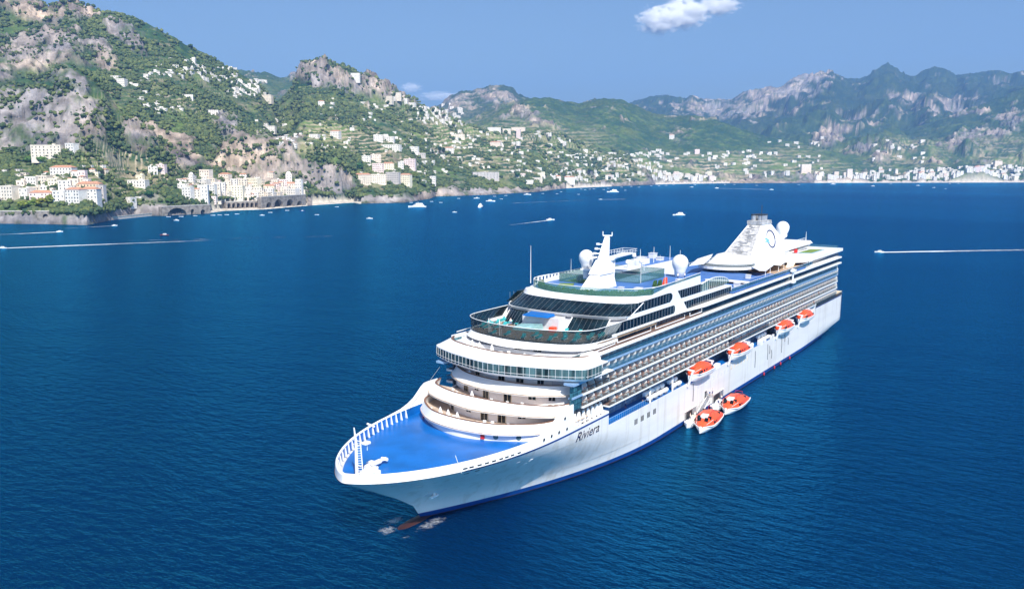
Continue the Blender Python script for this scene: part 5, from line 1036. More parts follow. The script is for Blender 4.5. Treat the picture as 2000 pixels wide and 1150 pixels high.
FC = [(16.0-2.4, 3.4, 13.3), (13.9, 5.0, 13.3), (14.5, 7.8, 13.3), (15.0, 9.2, 13.3), (13.1, -8.8, 13.3), (14.2, -9.9, 13.3), (19.3, -7.8, 15.65), (20.4, -9.6, 15.65), (19.0, .8, 15.65), (19.2, 4.3, 15.65), (20.1, 7.0, 15.65), (24.0, 2.9, 18.0), (24.3, 4.6, 18.0), (24.5, -4.6, 18.0), (25.6, -10, 18.0), (25.2, .6, 23.5), (25.6, 3.6, 23.5), (26.6, -10.5, 23.5)]
for i, (x, p, z) in enumerate(FC):
    place('fchair', b_chair, W(x, p, z), RNG.uniform(-.6, .6), f'white deck chair on a curved forward balcony, {ordw(i)} counting upwards', 'white chairs on the forward balconies')
def b_wick():
    c = MB().lathe((0, 0, 0), [(.42, 0), (.5, .35), (.5, .8), (.3, .8), (.3, .42), (.02, .4)], 10); return tag(c.build('wicker_armchair', 'brown', flip=False), 'x', 'armchair')
for i, (x, p) in enumerate(((22.3, 11.9), (23.0, 12.8), (21.6, 12.9), (22.4, 13.9))): place('wick', b_wick, W(x, p, 15.65), 0, f'brown wicker armchair at the port end of the middle curved balcony, {ordw(i)} of its four', 'wicker armchairs on the middle balcony')
# balcony chairs along the three open rows: nothing tells these apart
def b_bchair():
    s_ = MB().box(-.28, .28, -.28, .28, .34, .44).box(-.28, .28, .22, .3, .44, .95).box(-.28, .28, -.1, .02, .0, .34); return tag(s_.build('cabin_chair', 'pink', flip=False), 'x', 'chair')
nb = 0
for ri, z in enumerate((15.98, 18.4, 13.55)):
    for k in range(64):
        x = 30.3+k*PITCH_B
        if z < 14 and (x < 39 or 103 < x < 134): continue
        if x > 205 or nb >= 180: continue
        place('bchair', b_bchair, W(x+RNG.uniform(-.6, .6), 15.5+RNG.uniform(-.3, .2), z), RNG.uniform(-1, 1), 'pinkish brown wooden chair on one of the open cabin balconies along the ship side', 'chairs on the open cabin balconies'); nb += 1
# aqua covered whirlpool, canopy bar and red flag on the terrace
tag(MB().hexa([(36.0, -6.2, 26.2), (36.6, -1.2, 26.2), (39.6, -.8, 26.2), (39.6, -6.4, 26.2)], [(36.4, -6.0, 26.9), (37.0, -1.4, 27.3), (39.4, -1.0, 27.5), (39.4, -6.2, 27.0)]).build('whirlpool_cover', 'pool'), 'long pale aqua cover over the whirlpool on the forward terrace', 'whirlpool')
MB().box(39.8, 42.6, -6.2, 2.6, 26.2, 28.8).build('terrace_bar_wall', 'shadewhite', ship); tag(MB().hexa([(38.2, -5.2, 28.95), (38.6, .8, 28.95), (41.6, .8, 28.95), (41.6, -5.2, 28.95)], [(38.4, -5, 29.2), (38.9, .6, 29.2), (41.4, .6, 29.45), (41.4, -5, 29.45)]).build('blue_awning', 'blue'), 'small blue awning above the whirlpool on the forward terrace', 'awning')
tag(MB().box(38.4, 39.6, 1.2, 2.4, 26.2, 27.2).build('towel_bin', 'orange'), 'square orange towel bin beside the whirlpool on the forward terrace', 'bin')
def b_person():
    bm = bmesh.new(); V = {}
    J = dict(pel=((0, 0, .95), .15), wai=((0, 0, 1.12), .13), che=((0, 0, 1.35), .165), nec=((0, 0, 1.52), .06), hed=((0, .01, 1.68), .105), top=((0, 0, 1.76), .07),
             hl=((-.1, 0, .9), .1), kl=((-.12, -.04, .5), .065), al=((-.12, .02, .08), .045), fl=((-.13, -.15, .04), .04), hr=((.1, 0, .9), .1), kr=((.12, -.02, .5), .065), ar=((.12, .04, .08), .045), fr=((.13, -.13, .04), .04),
             sl=((-.19, 0, 1.42), .06), el=((-.25, .02, 1.14), .045), wl=((-.24, -.1, .9), .032), sr=((.19, 0, 1.42), .06), er=((.26, .0, 1.14), .045), wr=((.22, -.14, .95), .032))
    E_ = 'pel-wai wai-che che-nec nec-hed hed-top pel-hl hl-kl kl-al al-fl pel-hr hr-kr kr-ar ar-fr che-sl sl-el el-wl che-sr sr-er er-wr'.split()
    me = bpy.data.meshes.new('p'); names = list(J); me.from_pydata([J[k][0] for k in names], [tuple(names.index(a) for a in e.split('-')) for e in E_], [])
    o = bpy.data.objects.new('p', me); COL.objects.link(o); sk = o.modifiers.new('s', 'SKIN'); o.modifiers.new('u', 'SUBSURF').levels = 1
    for i, k in enumerate(names): me.skin_vertices[0].data[i].radius = (J[k][1],)*2
    me.skin_vertices[0].data[0].use_root = True
    dg = bpy.context.evaluated_depsgraph_get(); dg.update(); m2 = bpy.data.meshes.new_from_object(o.evaluated_get(dg)); bpy.data.objects.remove(o); m2.name = 'person'
    for m in ('skin', 'white', 'stripe'): m2.materials.append(MT[m])
    for f in m2.polygons:
        z = f.center.z; f.material_index = 1 if 1.0 < z < 1.5 and abs(f.center.x) < .24 else (2 if .4 < z <= 1.0 and abs(f.center.x) < .19 else 0)
    m2.shade_smooth(); r = bpy.data.objects.new('person', m2); COL.objects.link(r); tag(r, 'x', 'person'); return r
PE = [(57.0, 13.6, 9.25, 'standing on the boat deck just ahead of the life rafts'), (50.3, 12.9, 9.25, 'standing in the blue hull recess'), (87.2, 17.0, 4.08, 'standing on the upper landing of the boarding stairs'), (87.9, 17.4, 4.08, 'waiting behind another on the boarding stairs landing'), (76.8, 17.6, 1.02, 'standing on the pontoon beside the nearer tender'), (75.0, 17.2, 1.02, 'at the forward end of the pontoon beside the nearer tender'), (91.0, 17.9, 1.02, 'standing on the boarding boat by the farther tender'), (94.0, 17.5, 1.02, 'at the after end of the boarding boat by the farther tender'),
      (41.6, 0.2, 26.2, 'standing by the bar wall on the forward terrace'), (38.9, -8.6, 26.2, 'standing among the loungers left of the whirlpool'), (29.4, 17.3, 21.5, 'on the port bridge wing'), (83, 9.5, 32.45, 'standing near the large white dome on the top deck'), (84.6, 10.6, 32.45, 'walking on the blue top deck beside the large white dome'), (150, 10, 27.56, 'on the teak deck below the funnel'), (165, 6, 27.56, 'by the stairs abaft the funnel')]
for i, (x, p, z, t_) in enumerate(PE): place('person', b_person, W(x, p, z), i*1.3, 'person in white shirt '+t_, 'people aboard and alongside')
def b_table():
    t = MB().lathe((0, 0, .7), [(.5, 0), (.5, .05)], 12); g = MB().tube([(0, 0, 0), (0, 0, .7)], .05, 6); return mesh_thing('deck_table', [('top', t, 'white'), ('leg', g, 'steel')], 'x', 'table', None, (0, 0, 0))
for i, (x, p, z, d_) in enumerate(((12.9, 2.2, 13.3, 'lowest'), (13.3, -3.4, 13.3, 'lowest'), (18.9, 2.4, 15.65, 'middle'), (23.8, -2.4, 18.0, 'upper'), (25.1, -1.3, 23.5, 'top'), (43.5, -9.9, 26.2, 'terrace'))): place('table', b_table, W(x, p, z), 0, f'round white table on the {d_ if d_ != "terrace" else "glass-fenced"} forward balcony, {ordw(i)} counting upwards', 'round white deck tables')
for i, (x, p, z, c_) in enumerate(((70.0, 9.6, 32.45, 'green'), (71.3, 10.2, 32.45, 'green'), (74.0, 10.2, 32.45, 'red'), (76.0, 9.4, 32.45, 'red'))):
    tag(MB().hexa([(x-.5, p-.4, z), (x+.5, p-.4, z), (x+.5, p+.4, z), (x-.5, p+.4, z)], [(x-.45, p-.1, z+1.3), (x+.45, p-.1, z+1.4), (x+.45, p+.35, z+1.4), (x-.45, p+.35, z+1.3)]).build('sports_locker', 'hedge' if c_ == 'green' else 'orange'), f'{c_} covered sports locker beside the court on the top deck, {"nearer" if i % 2 == 0 else "farther from"} the mast', 'locker')
tag(MB().box(190.0, 190.9, 6.0, 6.9, 29.66, 31.0).build('red_post_box', 'redp'), 'red box standing beside the roof lawn near the stern', 'box')
# ------------------------------------------------------------------ FOAM, WAKES, SMALL BOATS
def foam_mat():
    m, nt, b = nodes('foam'); out = nt.nodes['Material Output']
    b.inputs['Base Color'].default_value = (.85, .88, .9, 1); b.inputs['Roughness'].default_value = .7
    a = nt.nodes.new('ShaderNodeAttribute'); a.attribute_name = 'Col'; sep = nt.nodes.new('ShaderNodeSeparateColor'); nt.links.new(a.outputs[0], sep.inputs[0])
    n = noise_node(nt, 1.1, 6, rough=.75); n2 = noise_node(nt, .08, 3)
    ad = nt.nodes.new('ShaderNodeMath'); ad.operation = 'ADD'; nt.links.new(n.outputs[0], ad.inputs[0]); nt.links.new(n2.outputs[0], ad.inputs[1])
    s2 = nt.nodes.new('ShaderNodeMath'); s2.operation = 'MULTIPLY_ADD'; s2.inputs[1].default_value = 1.6; nt.links.new(sep.outputs[0], s2.inputs[0]); nt.links.new(ad.outputs[0], s2.inputs[2])
    r = ramp(nt, s2.outputs[0], [(.0, (0, 0, 0)), (1, (1, 1, 1))]); mr = nt.nodes.new('ShaderNodeMapRange'); mr.inputs['From Min'].default_value = 1.25; mr.inputs['From Max'].default_value = 2.15
    nt.links.new(s2.outputs[0], mr.inputs['Value'])
    t = nt.nodes.new('ShaderNodeBsdfTransparent'); mx = nt.nodes.new('ShaderNodeMixShader'); nt.links.new(mr.outputs[0], mx.inputs[0]); nt.links.new(t.outputs[0], mx.inputs[1]); nt.links.new(b.outputs[0], mx.inputs[2]); nt.links.new(mx.outputs[0], out.inputs[0])
    return m
MT['foam'] = foam_mat()
def foam_grid(name, P0, P1, w0, w1, a0, a1, n=60, m=7, z=.05, label=None, wob=0):
    """foam lane on the water from P0 to P1 (world xy), widths w0 -> w1, strengths a0 -> a1"""
    P0 = np.array(P0[:2]); P1 = np.array(P1[:2]); d = P1-P0; L = np.linalg.norm(d); d /= L; nn = np.array([-d[1], d[0]]); X = np.zeros((n, m)); Y = X.copy(); A = X.copy()
    for i in range(n):
        t = i/(n-1); c = P0+d*L*t+nn*wob*math.sin(t*5); wd = w0+(w1-w0)*t**.7
        for j in range(m):
            s_ = (j/(m-1)-.5)*2; X[i, j], Y[i, j] = c+nn*s_*wd/2; A[i, j] = (a0+(a1-a0)*t**.6)*(1-s_*s_)*min(1, (1-t)*6)
    o = grid_mesh(name, X, Y, np.full((n, m), z), np.stack([A]*3, -1), 'foam'); return tag(o, label, None, kind='stuff')
def blob_foam(name, x, p, rx, ry, a, label=None):
    n = 21; X, Y = np.meshgrid(np.linspace(-1, 1, n), np.linspace(-1, 1, n), indexing='ij'); A = a*np.clip(1-(X*X+Y*Y), 0, 1)
    o = grid_mesh(name, x+X*rx, -p+Y*ry, np.full((n, n), .06), np.stack([A]*3, -1), 'foam'); return tag(o, label, None, kind='stuff')
blob_foam('bow_foam', -3.4, -2.9, 3.2, 1.6, .30); blob_foam('bow_foam', -1.4, 3.0, 5.0, 1.8, .18); blob_foam('bow_foam', -7.4, 3.0, 1.8, .9, .22); blob_foam('bow_foam', -7.0, -1.2, 2.6, 2.2, .22)
# px, py, length in px, heading (+1 bow to the right), wake (px end, py end) or None, description
BT = [(4, 485, 16, -1, (470, 467), 'long-waked white speedboat entering at the far left edge', 'speedboat'), (117, 453, 12, 1, (-40, 460), 'small speedboat nearing the left shore with a thin wake', 'speedboat'), (224, 441, 10, 1, (110, 447), 'small speedboat close under the left cliffs with a short wake', 'speedboat'),
      (321, 460, 17, -1, None, 'dark red and white open motorboat off the beach town', 'motorboat'), (1717, 493, 18, -1, (2120, 486), 'white speedboat with a long wake to the right of the ship', 'speedboat'), (1075, 430, 16, 1, (985, 441), 'white motor cruiser with a faint wake behind it, above the ship mast', 'motor cruiser'),
      (1326, 421, 24, -1, None, 'low white motor yacht lying above the ship middle', 'yacht'), (815, 405.5, 35, -1, None, 'long white ferry with two rows of windows off the terraced village', 'ferry'), (939, 405, 12, 1, None, 'white ferry seen end-on', 'ferry'), (958, 394, 18, 1, None, 'broad white excursion boat behind the end-on ferry', 'ferry'),
      (931, 388, 11, -1, None, 'white cabin boat near the rocky shore', 'motorboat'), (888, 415, 9, 1, None, 'small white boat between the long ferry and the end-on ferry', 'motorboat'), (722, 427.5, 12, 1, None, 'small white open boat off the town on the point', 'motorboat'), (1197, 376, 23, -1, None, 'big white motor yacht anchored off the beach', 'yacht'),
      (1173, 390, 7, -1, (1228, 389), 'small boat with a bright wake below the big anchored yacht', 'speedboat'), (1030, 381, 14, 1, None, 'white cabin cruiser under the rocky point', 'motor cruiser'), (1400, 368, 8, -1, (1500, 370), 'speedboat with a thin bright wake off the middle beach', 'speedboat'), (1507, 371, 8, 1, (1450, 370), 'speedboat crossing the thin bright wake off the middle beach', 'speedboat'),
      (1351, 366, 7, -1, None, 'white boat off the small pink town', 'motorboat'), (1627, 360.5, 10, 1, None, 'white passenger boat close under the right hand beach', 'ferry'), (1705, 364, 7, 1, (1660, 364), 'small boat with a faint wake off the right beach', 'speedboat'), (1793, 363, 7, -1, None, 'white boat anchored off the right beach', 'motorboat'), (1824, 367, 6, 1, None, 'white boat with a pointed sail-like cover off the right beach', 'motorboat'), (1847, 369, 4, 1, None, 'tiny white boat farthest out off the right beach', 'motorboat'),
      (590, 413, 10, -1, None, 'dark blue and white boat off the beach town', 'motorboat'), (619, 420, 6, 1, None, 'round white launch alone off the beach town', 'motorboat'), (512, 421, 9, 1, None, 'white motorboat drifting off the long arcade', 'motorboat'), (345, 431, 11, 1, None, 'pale speedboat just off the stone bridge', 'motorboat')]
SM = [(329, 424), (354, 423.5), (381, 422), (416, 421), (429, 420.5), (443, 420), (463, 418.5), (528, 415.5), (561, 411.5), (658, 404.5), (803, 396), (843, 394), (861, 396), (896, 388), (966, 384), (979, 389), (988, 382.5), (1060, 378.5), (1088, 379), (1096, 375), (1130, 380), (1135, 370), (1143, 371), (1152, 370), (1160, 369.5), (1179, 370.5), (1188, 368.5), (1214, 366), (1221, 372), (1233, 364.5), (1248, 366), (1272, 363), (1287, 363.8), (1301, 362.6), (1316, 361.5), (1357, 361.5), (1416, 360.6), (1434, 360.8), (1478, 362.5), (1560, 361), (1740, 360), (1855, 359), (1872, 358.7)]
def small_boat(px, py, lpx, hd, label, cat, group, col='white', big=False, endon=False, nm='motorboat'):
    P = at_z(px, py, 0); dep = lat(P)[1]; L = lpx*dep/FPX; L = max(L, 5.5); B_ = L*(.30 if not big else .2)
    if endon: L, B_ = 22.0, 6.0
    r = empty(nm, (0, 0, 0), label, cat, group); ht = L*.085 if big else L*.11
    if endon: ht = 1.8
    mb = MB(); loft(mb, boat_hull(L, B_, ht, .45, 8, -.3)); mb.build('hull', col, r)
    if lpx >= 7 or endon:
        c = MB(); k = L*.5 if big or endon else L*.3; c.hexa([(-k*.55, -B_*.36, ht), (k*.8, -B_*.36, ht), (k*.8, B_*.36, ht), (-k*.55, B_*.36, ht)], [(-k*.3, -B_*.3, ht*2.1), (k*.7, -B_*.3, ht*2.1), (k*.7, B_*.3, ht*2.1), (-k*.3, B_*.3, ht*2.1)]); c.build('cabin', 'white', r)
        q = MB(); q.box(-k*.36, k*.72, -B_*.345, B_*.345, ht*1.45, ht*1.8); q.build('window_band', 'glass', r)
        if big or endon: MB().box(-k*.15, k*.6, -B_*.25, B_*.25, ht*2.1, ht*2.9).build('upper_deck', 'white', r); MB().tube([(k*.1, 0, ht*2.9), (k*.1, 0, ht*4)], L*.006, 4).build('mast', 'white', r)
    a = math.atan2(RT[1], RT[0]); r.rotation_euler.z = a+(math.pi if hd > 0 else 0)+(1.45 if endon else random.uniform(-.25, .25) if lpx < 12 else 0); r.location = (P[0], P[1], 0); return P, L
for px, py, l_, hd, wk, lab, cat in BT:
    kind = {'speedboat': 'speedboat', 'motorboat': 'motorboat', 'motor cruiser': 'motor_cruiser', 'yacht': 'motor_yacht', 'ferry': 'ferry'}[cat]
    P, L = small_boat(px, py, l_, hd, lab, cat, 'boats out on the bay', 'maroon' if px == 321 else 'stripe' if px == 590 else 'white', l_ > 20, lab.endswith('end-on'), kind)
    if wk:
        Q = at_z(wk[0], wk[1], 0); far = abs(wk[0]-px) > 150; brt = px in (1173, 1400)
        foam_grid('wake', P, Q, L*.5, L*(2.4 if far else 1.0), .85 if far or brt else .7, .16 if far else (.6 if brt else .15), 160 if far else 50, 7, .05, 'white wake trailing '+lab)
        if far: foam_grid('wake', P, P+(Q-P)*.42, L*.7, L*1.5, 1.2, .45, 90, 7, .09, 'bright churned foam just behind the '+lab)
for i, (px, py) in enumerate(sorted(SM)):
    small_boat(px, py, 4.5 if px > 1000 else 6, 1 if i % 2 else -1, f'tiny white boat moored close to the shore, {ordw(i)} of these from the left', 'boat', 'small boats moored along the shore', 'white', nm='moored_boat')
# faint old wakes across the bay
for a, b_, s_ in (((1000, 397), (1165, 390), .22), ((250, 470), (800, 458), .05), ((1050, 371), (1170, 366), .14)):
    foam_grid('old_wake', at_z(*a, 0), at_z(*b_, 0), 6, 5, s_+.16, s_+.10, 120, 5, .05)
# ------------------------------------------------------------------ TOWNS
def far_wall(name, col, ww=3.6, wh=3.3, dark=(.10, .09, .09)):
    m, nt, b = nodes(name); br = nt.nodes.new('ShaderNodeTexBrick'); br.offset = 0; br.inputs['Scale'].default_value = 1
    br.inputs['Brick Width'].default_value = ww; br.inputs['Row Height'].default_value = wh; br.inputs['Mortar Size'].default_value = .95; br.inputs['Mortar Smooth'].default_value = 0
    for k in ('Color1', 'Color2'): br.inputs[k].default_value = (*[c*.2+d*.8 for c, d in zip(col, dark)], 1)
    br.inputs['Mortar'].default_value = (*col, 1)
    sep = nt.nodes.new('ShaderNodeSeparateXYZ'); cb = nt.nodes.new('ShaderNodeCombineXYZ'); tc = nt.nodes.new('ShaderNodeTexCoord'); ad = nt.nodes.new('ShaderNodeMath'); ad.operation = 'ADD'
    nt.links.new(tc.outputs['Object'], sep.inputs[0]); nt.links.new(sep.outputs[0], ad.inputs[0]); nt.links.new(sep.outputs[1], ad.inputs[1]); nt.links.new(ad.outputs[0], cb.inputs[0]); nt.links.new(sep.outputs[2], cb.inputs[1]); nt.links.new(cb.outputs[0], br.inputs['Vector'])
    nt.links.new(br.outputs[0], b.inputs['Base Color']); b.inputs['Roughness'].default_value = .85; return m
HC = {'white': (.70, .66, .60), 'cream': (.68, .60, .49), 'yellow': (.80, .72, .54), 'peach': (.77, .65, .54), 'pink': (.76, .61, .57), 'grey': (.48, .44, .41), 'ochre': (.66, .50, .34)}
for k, c in HC.items(): MT['w_'+k] = paint('plaster_'+k, c, .85, .12, .3); MT['f_'+k] = far_wall('far_plaster_'+k, c)
MT['tile'] = paint('roof_tile', (.47, .24, .15), .8, .25, 1.2); MT['flat'] = paint('flat_roof', (.50, .46, .40), .85, .15, .5); MT['stone'] = paint('stone_wall', (.24, .21, .18), .9, .35, .25, bump=.8); MT['shut'] = paint('shutters', (.06, .07, .07), .6, .3, 2)
WIN = {}
def window_mesh(w_, h_):
    k = (round(w_, 1), round(h_, 1))
    if k not in WIN:
        o = MB().box(-w_/2, w_/2, -.06, .1, 0, h_).build('window', 'shut', flip=False); WIN[k] = o.data; bpy.data.objects.remove(o)
    return WIN[k]
HOUSES = []
def house(px, py, wpx, hpx, col, roof, near, rz=None, dep=None, lab=None, cl='', kind='house'):
    g = ground_at(px, py)
    if g is None: return
    P, d, i, j = g; s_ = d/FPX; HOUSES.append((wpx*hpx, px, py, max(wpx*s_, 3), max(hpx*s_, 2.6), col, roof, near, P, lab, cl, kind, rz))
def build_house(q, k, label, stuff=None):
    A_, px, py, w_, h, col, roof, near, P, lab, cl, kind, rz = q
    d = min(max(w_*.7, 6), 13); a = math.atan2(RT[1], RT[0])+(rz if rz is not None else random.uniform(-.3, .3)); ca, sa = math.cos(a), math.sin(a)
    mt = ('w_' if near else 'f_')+col
    back = Vector((-sa, ca, 0)); back = back if back.dot(Vector(fh)) > 0 else -back
    loc = Vector(P)+back*d*.35
    if stuff is not None:
        bot = [(loc.x+ca*x-sa*y, loc.y+sa*x+ca*y, loc.z-6) for x, y in ((-w_/2, -d/2), (w_/2, -d/2), (w_/2, d/2), (-w_/2, d/2))]
        stuff.hexa(bot, [(x, y, loc.z+h) for x, y, z in bot]); return
    if back.dot(Vector((-sa, ca, 0))) < 0: a += math.pi
    r = empty(kind, loc, label, {'house': 'house', 'church': 'church', 'tower': 'tower', 'hotel': 'hotel'}[kind], cl, a)
    def b(mb, n, m): o = mb.build(n, m, None, flip=False); o.parent = r; return o
    b(MB().box(-w_/2, w_/2, -d/2, d/2, -7, h), 'wall', mt)
    if roof == 'red': e = .35; hh = min(w_, d)*.2; b(MB().add([(-w_/2-e, -d/2-e, h), (w_/2+e, -d/2-e, h), (w_/2+e, d/2+e, h), (-w_/2-e, d/2+e, h), (-w_/2+d*.3, 0, h+hh), (w_/2-d*.3, 0, h+hh)], [(0, 1, 5, 4), (1, 2, 5), (2, 3, 4, 5), (3, 0, 4), (3, 2, 1, 0)]), 'roof', 'tile')
    elif roof == 'dome': b(MB().lathe((0, 0, h), [(w_*.42, 0), (w_*.4, w_*.15), (w_*.25, w_*.35), (.05, w_*.45)], 12), 'roof', 'w_'+col)
    elif near:
        mb = MB()
        for x0, x1, y0, y1 in ((-w_/2-.15, w_/2+.15, -d/2-.15, -d/2+.15), (-w_/2-.15, w_/2+.15, d/2-.15, d/2+.15), (-w_/2-.15, -w_/2+.15, -d/2+.15, d/2-.15), (w_/2-.15, w_/2+.15, -d/2+.15, d/2-.15)): mb.box(x0, x1, y0, y1, h-.3, h+.75)
        b(mb, 'parapet', mt); b(MB().box(-w_/2+.16, w_/2-.16, -d/2+.16, d/2-.16, h, h+.1), 'roof', 'flat')
        if w_ > 9 and random.random() < .6: x = random.uniform(-.3, .3)*w_; b(MB().box(x-1.6, x+1.6, -1.5, 1.8, h+.1, h+2.5), 'stair_house', mt)
    else: b(MB().box(-w_/2-.1, w_/2+.1, -d/2-.1, d/2+.1, h, h+.35), 'roof', 'flat')
    if near and kind != 'tower':
        nc = max(1, min(8, int(w_/3.3))); nr_ = max(1, min(5, int(h/3.2))); ww = 1.15; wh = 1.75
        for c in range(nc):
            for rr_ in range(nr_):
                if random.random() < .06: continue
                o = bpy.data.objects.new('window', window_mesh(ww if random.random() < .8 else 1.6, wh)); COL.objects.link(o); o.parent = r; o.location = ((c+.5)/nc*w_-w_/2, -d/2, (rr_+.22)*h/nr_)
NEAR = [  # left, right, top, bottom (px), colour, roof, kind
 ('L', 35, 94, 289, 311, 'cream', 'flat', 'hotel'), ('L', 104, 124, 283, 299, 'white', 'flat', 0), ('L', 72, 115, 329, 347, 'white', 'red', 'hotel'), ('L', 16, 40, 347, 367, 'white', 'flat', 0), ('L', 40, 64, 346, 364, 'cream', 'flat', 0), ('L', 113, 128, 338, 353, 'white', 'flat', 0), ('L', 127, 141, 336, 352, 'pink', 'flat', 0), ('L', 0, 16, 354, 370, 'peach', 'flat', 0), ('L', 64, 84, 351, 369, 'yellow', 'flat', 0),
 ('L', 84, 107, 355, 378, 'white', 'flat', 0), ('L', -8, 24, 369, 387, 'white', 'flat', 0), ('L', 24, 46, 366, 378, 'cream', 'flat', 0), ('L', 46, 64, 366, 378, 'white', 'flat', 0), ('L', 25, 65, 378, 391, 'pink', 'red', 0), ('L', 72, 95, 376, 402, 'white', 'flat', 0), ('L', 95, 128, 373, 404, 'white', 'red', 'hotel'), ('L', 129, 161, 374, 404, 'white', 'red', 'hotel'), ('L', 161, 176, 366, 402, 'grey', 'flat', 0), ('L', 124, 166, 361, 373, 'ochre', 'red', 0), ('L', -40, -8, 366, 392, 'cream', 'flat', 0),
 ('L', 107, 124, 352, 366, 'cream', 'flat', 0), ('L', 66, 73, 368, 386, 'cream', 'flat', 0),
 ('M', 227, 262, 354, 366, 'white', 'flat', 0), ('M', 243, 257, 346, 354, 'yellow', 'flat', 0), ('M', 271, 288, 327, 340, 'white', 'flat', 0), ('M', 288, 305, 325, 339, 'pink', 'flat', 0), ('M', 206, 232, 388, 398, 'white', 'flat', 0), ('M', 240, 252, 390, 396, 'white', 'flat', 0),
 ('A', 353, 362, 341, 364, 'white', 'dome', 'church'), ('A', 330, 345, 361, 374, 'white', 'flat', 0), ('A', 337, 356, 368, 395, 'white', 'flat', 0), ('A', 356, 374, 371, 397, 'cream', 'red', 0), ('A', 372, 391, 363, 398, 'white', 'flat', 0), ('A', 376, 397, 336, 352, 'peach', 'flat', 0), ('A', 370, 391, 352, 366, 'white', 'flat', 0), ('A', 391, 406, 362, 386, 'white', 'flat', 0), ('A', 404, 417, 360, 390, 'cream', 'flat', 0), ('A', 416, 437, 342, 358, 'peach', 'red', 0),
 ('A', 408, 428, 358, 385, 'white', 'flat', 0), ('A', 428, 441, 355, 378, 'cream', 'flat', 0), ('A', 441, 454, 352, 374, 'white', 'flat', 0), ('A', 437, 464, 370, 394, 'yellow', 'flat', 0), ('A', 453, 474, 351, 369, 'cream', 'flat', 0), ('A', 466, 497, 353, 369, 'yellow', 'flat', 0), ('A', 464, 485, 369, 386, 'white', 'flat', 0), ('A', 484, 504, 368, 386, 'cream', 'flat', 0), ('A', 453, 480, 383, 394, 'peach', 'flat', 0), ('A', 480, 507, 383, 394, 'cream', 'flat', 0), ('A', 416, 437, 383, 396, 'cream', 'flat', 0), ('A', 508, 529, 364, 380, 'yellow', 'red', 0), ('A', 512, 527, 379, 392, 'white', 'flat', 0), ('A', 527, 541, 378, 391, 'cream', 'flat', 0),
 ('A', 526, 541, 361, 378, 'pink', 'red', 0), ('A', 535, 556, 353, 366, 'pink', 'flat', 0), ('A', 545, 573, 359, 374, 'peach', 'red', 0), ('A', 548, 573, 373, 387, 'white', 'flat', 'hotel'), ('A', 554, 566, 342, 357, 'white', 'dome', 'church'), ('A', 571, 584, 357, 386, 'white', 'flat', 0), ('A', 541, 549, 366, 388, 'cream', 'flat', 0), ('A', 398, 408, 350, 364, 'cream', 'flat', 0), ('A', 495, 508, 371, 384, 'white', 'flat', 0),
 ('C', 705, 722, 306, 321, 'white', 'flat', 0), ('C', 722, 742, 303, 319, 'peach', 'flat', 0), ('C', 724, 746, 321, 340, 'pink', 'flat', 'hotel'), ('C', 746, 768, 321, 335, 'yellow', 'red', 'hotel'), ('C', 690, 721, 343, 361, 'cream', 'red', 'hotel'), ('C', 721, 752, 342, 359, 'peach', 'flat', 'hotel'), ('C', 752, 778, 338, 358, 'grey', 'flat', 0), ('C', 778, 800, 342, 361, 'yellow', 'red', 'church'), ('C', 788, 810, 312, 328, 'pink', 'flat', 0), ('C', 775, 786, 318, 334, 'white', 'flat', 0),
 ('C', 830, 850, 346, 358, 'white', 'flat', 0), ('C', 728, 746, 266, 278, 'white', 'flat', 0), ('C', 748, 768, 269, 278, 'white', 'flat', 0), ('C', 743, 780, 284, 294, 'white', 'flat', 0), ('C', 800, 816, 289, 300, 'white', 'flat', 0), ('C', 869, 887, 290, 300, 'white', 'red', 0), ('C', 880, 907, 266, 272, 'cream', 'flat', 0), ('C', 800, 830, 300, 305, 'grey', 'flat', 0), ('C', 922, 975, 338, 350, 'grey', 'flat', 'hotel'),
 ('R', 687, 704, 146, 159, 'white', 'flat', 'hotel'), ('R', 742, 768, 189, 200, 'cream', 'flat', 'hotel'), ('R', 767, 785, 194, 205, 'cream', 'flat', 0), ('R', 785, 797, 200, 208, 'white', 'flat', 0), ('R', 797, 812, 202, 210, 'white', 'flat', 0), ('R', 206, 222, 149, 156, 'white', 'flat', 0), ('R', 210, 233, 156, 164, 'white', 'flat', 0), ('R', 622, 634, 200, 210, 'white', 'red', 0), ('R', 347, 370, 186, 191, 'white', 'flat', 0), ('R', 397, 422, 217, 226, 'white', 'flat', 0), ('R', 510, 532, 187, 198, 'cream', 'flat', 0), ('R', 514, 536, 249, 258, 'white', 'flat', 0), ('R', 644, 662, 257, 268, 'white', 'red', 0), ('R', 602, 620, 263, 270, 'white', 'flat', 0),
 ('E', 952, 978, 250, 258, 'white', 'flat', 0), ('E', 980, 996, 252, 260, 'cream', 'flat', 0), ('E', 998, 1025, 251, 258, 'peach', 'flat', 0), ('E', 1008, 1016, 255, 272, 'pink', 'flat', 'tower'), ('E', 957, 978, 279, 288, 'peach', 'red', 0), ('E', 977, 988, 299, 304, 'white', 'flat', 0), ('E', 995, 1005, 299, 304, 'white', 'flat', 0), ('E', 1025, 1040, 353, 362, 'white', 'flat', 0), ('E', 1038, 1058, 348, 357, 'cream', 'flat', 0), ('E', 1049, 1059, 341, 354, 'yellow', 'flat', 'tower'), ('E', 1080, 1095, 345, 353, 'peach', 'red', 0), ('E', 1100, 1121, 352, 362, 'white', 'red', 'hotel'), ('E', 1302, 1312, 264, 272, 'white', 'red', 0), ('E', 1352, 1362, 292, 301, 'pink', 'flat', 0), ('E', 1560, 1580, 322, 340, 'peach', 'flat', 'hotel'), ('E', 1650, 1660, 336, 352, 'peach', 'flat', 'tower'), ('E', 1935, 1950, 320, 328, 'peach', 'flat', 0)]
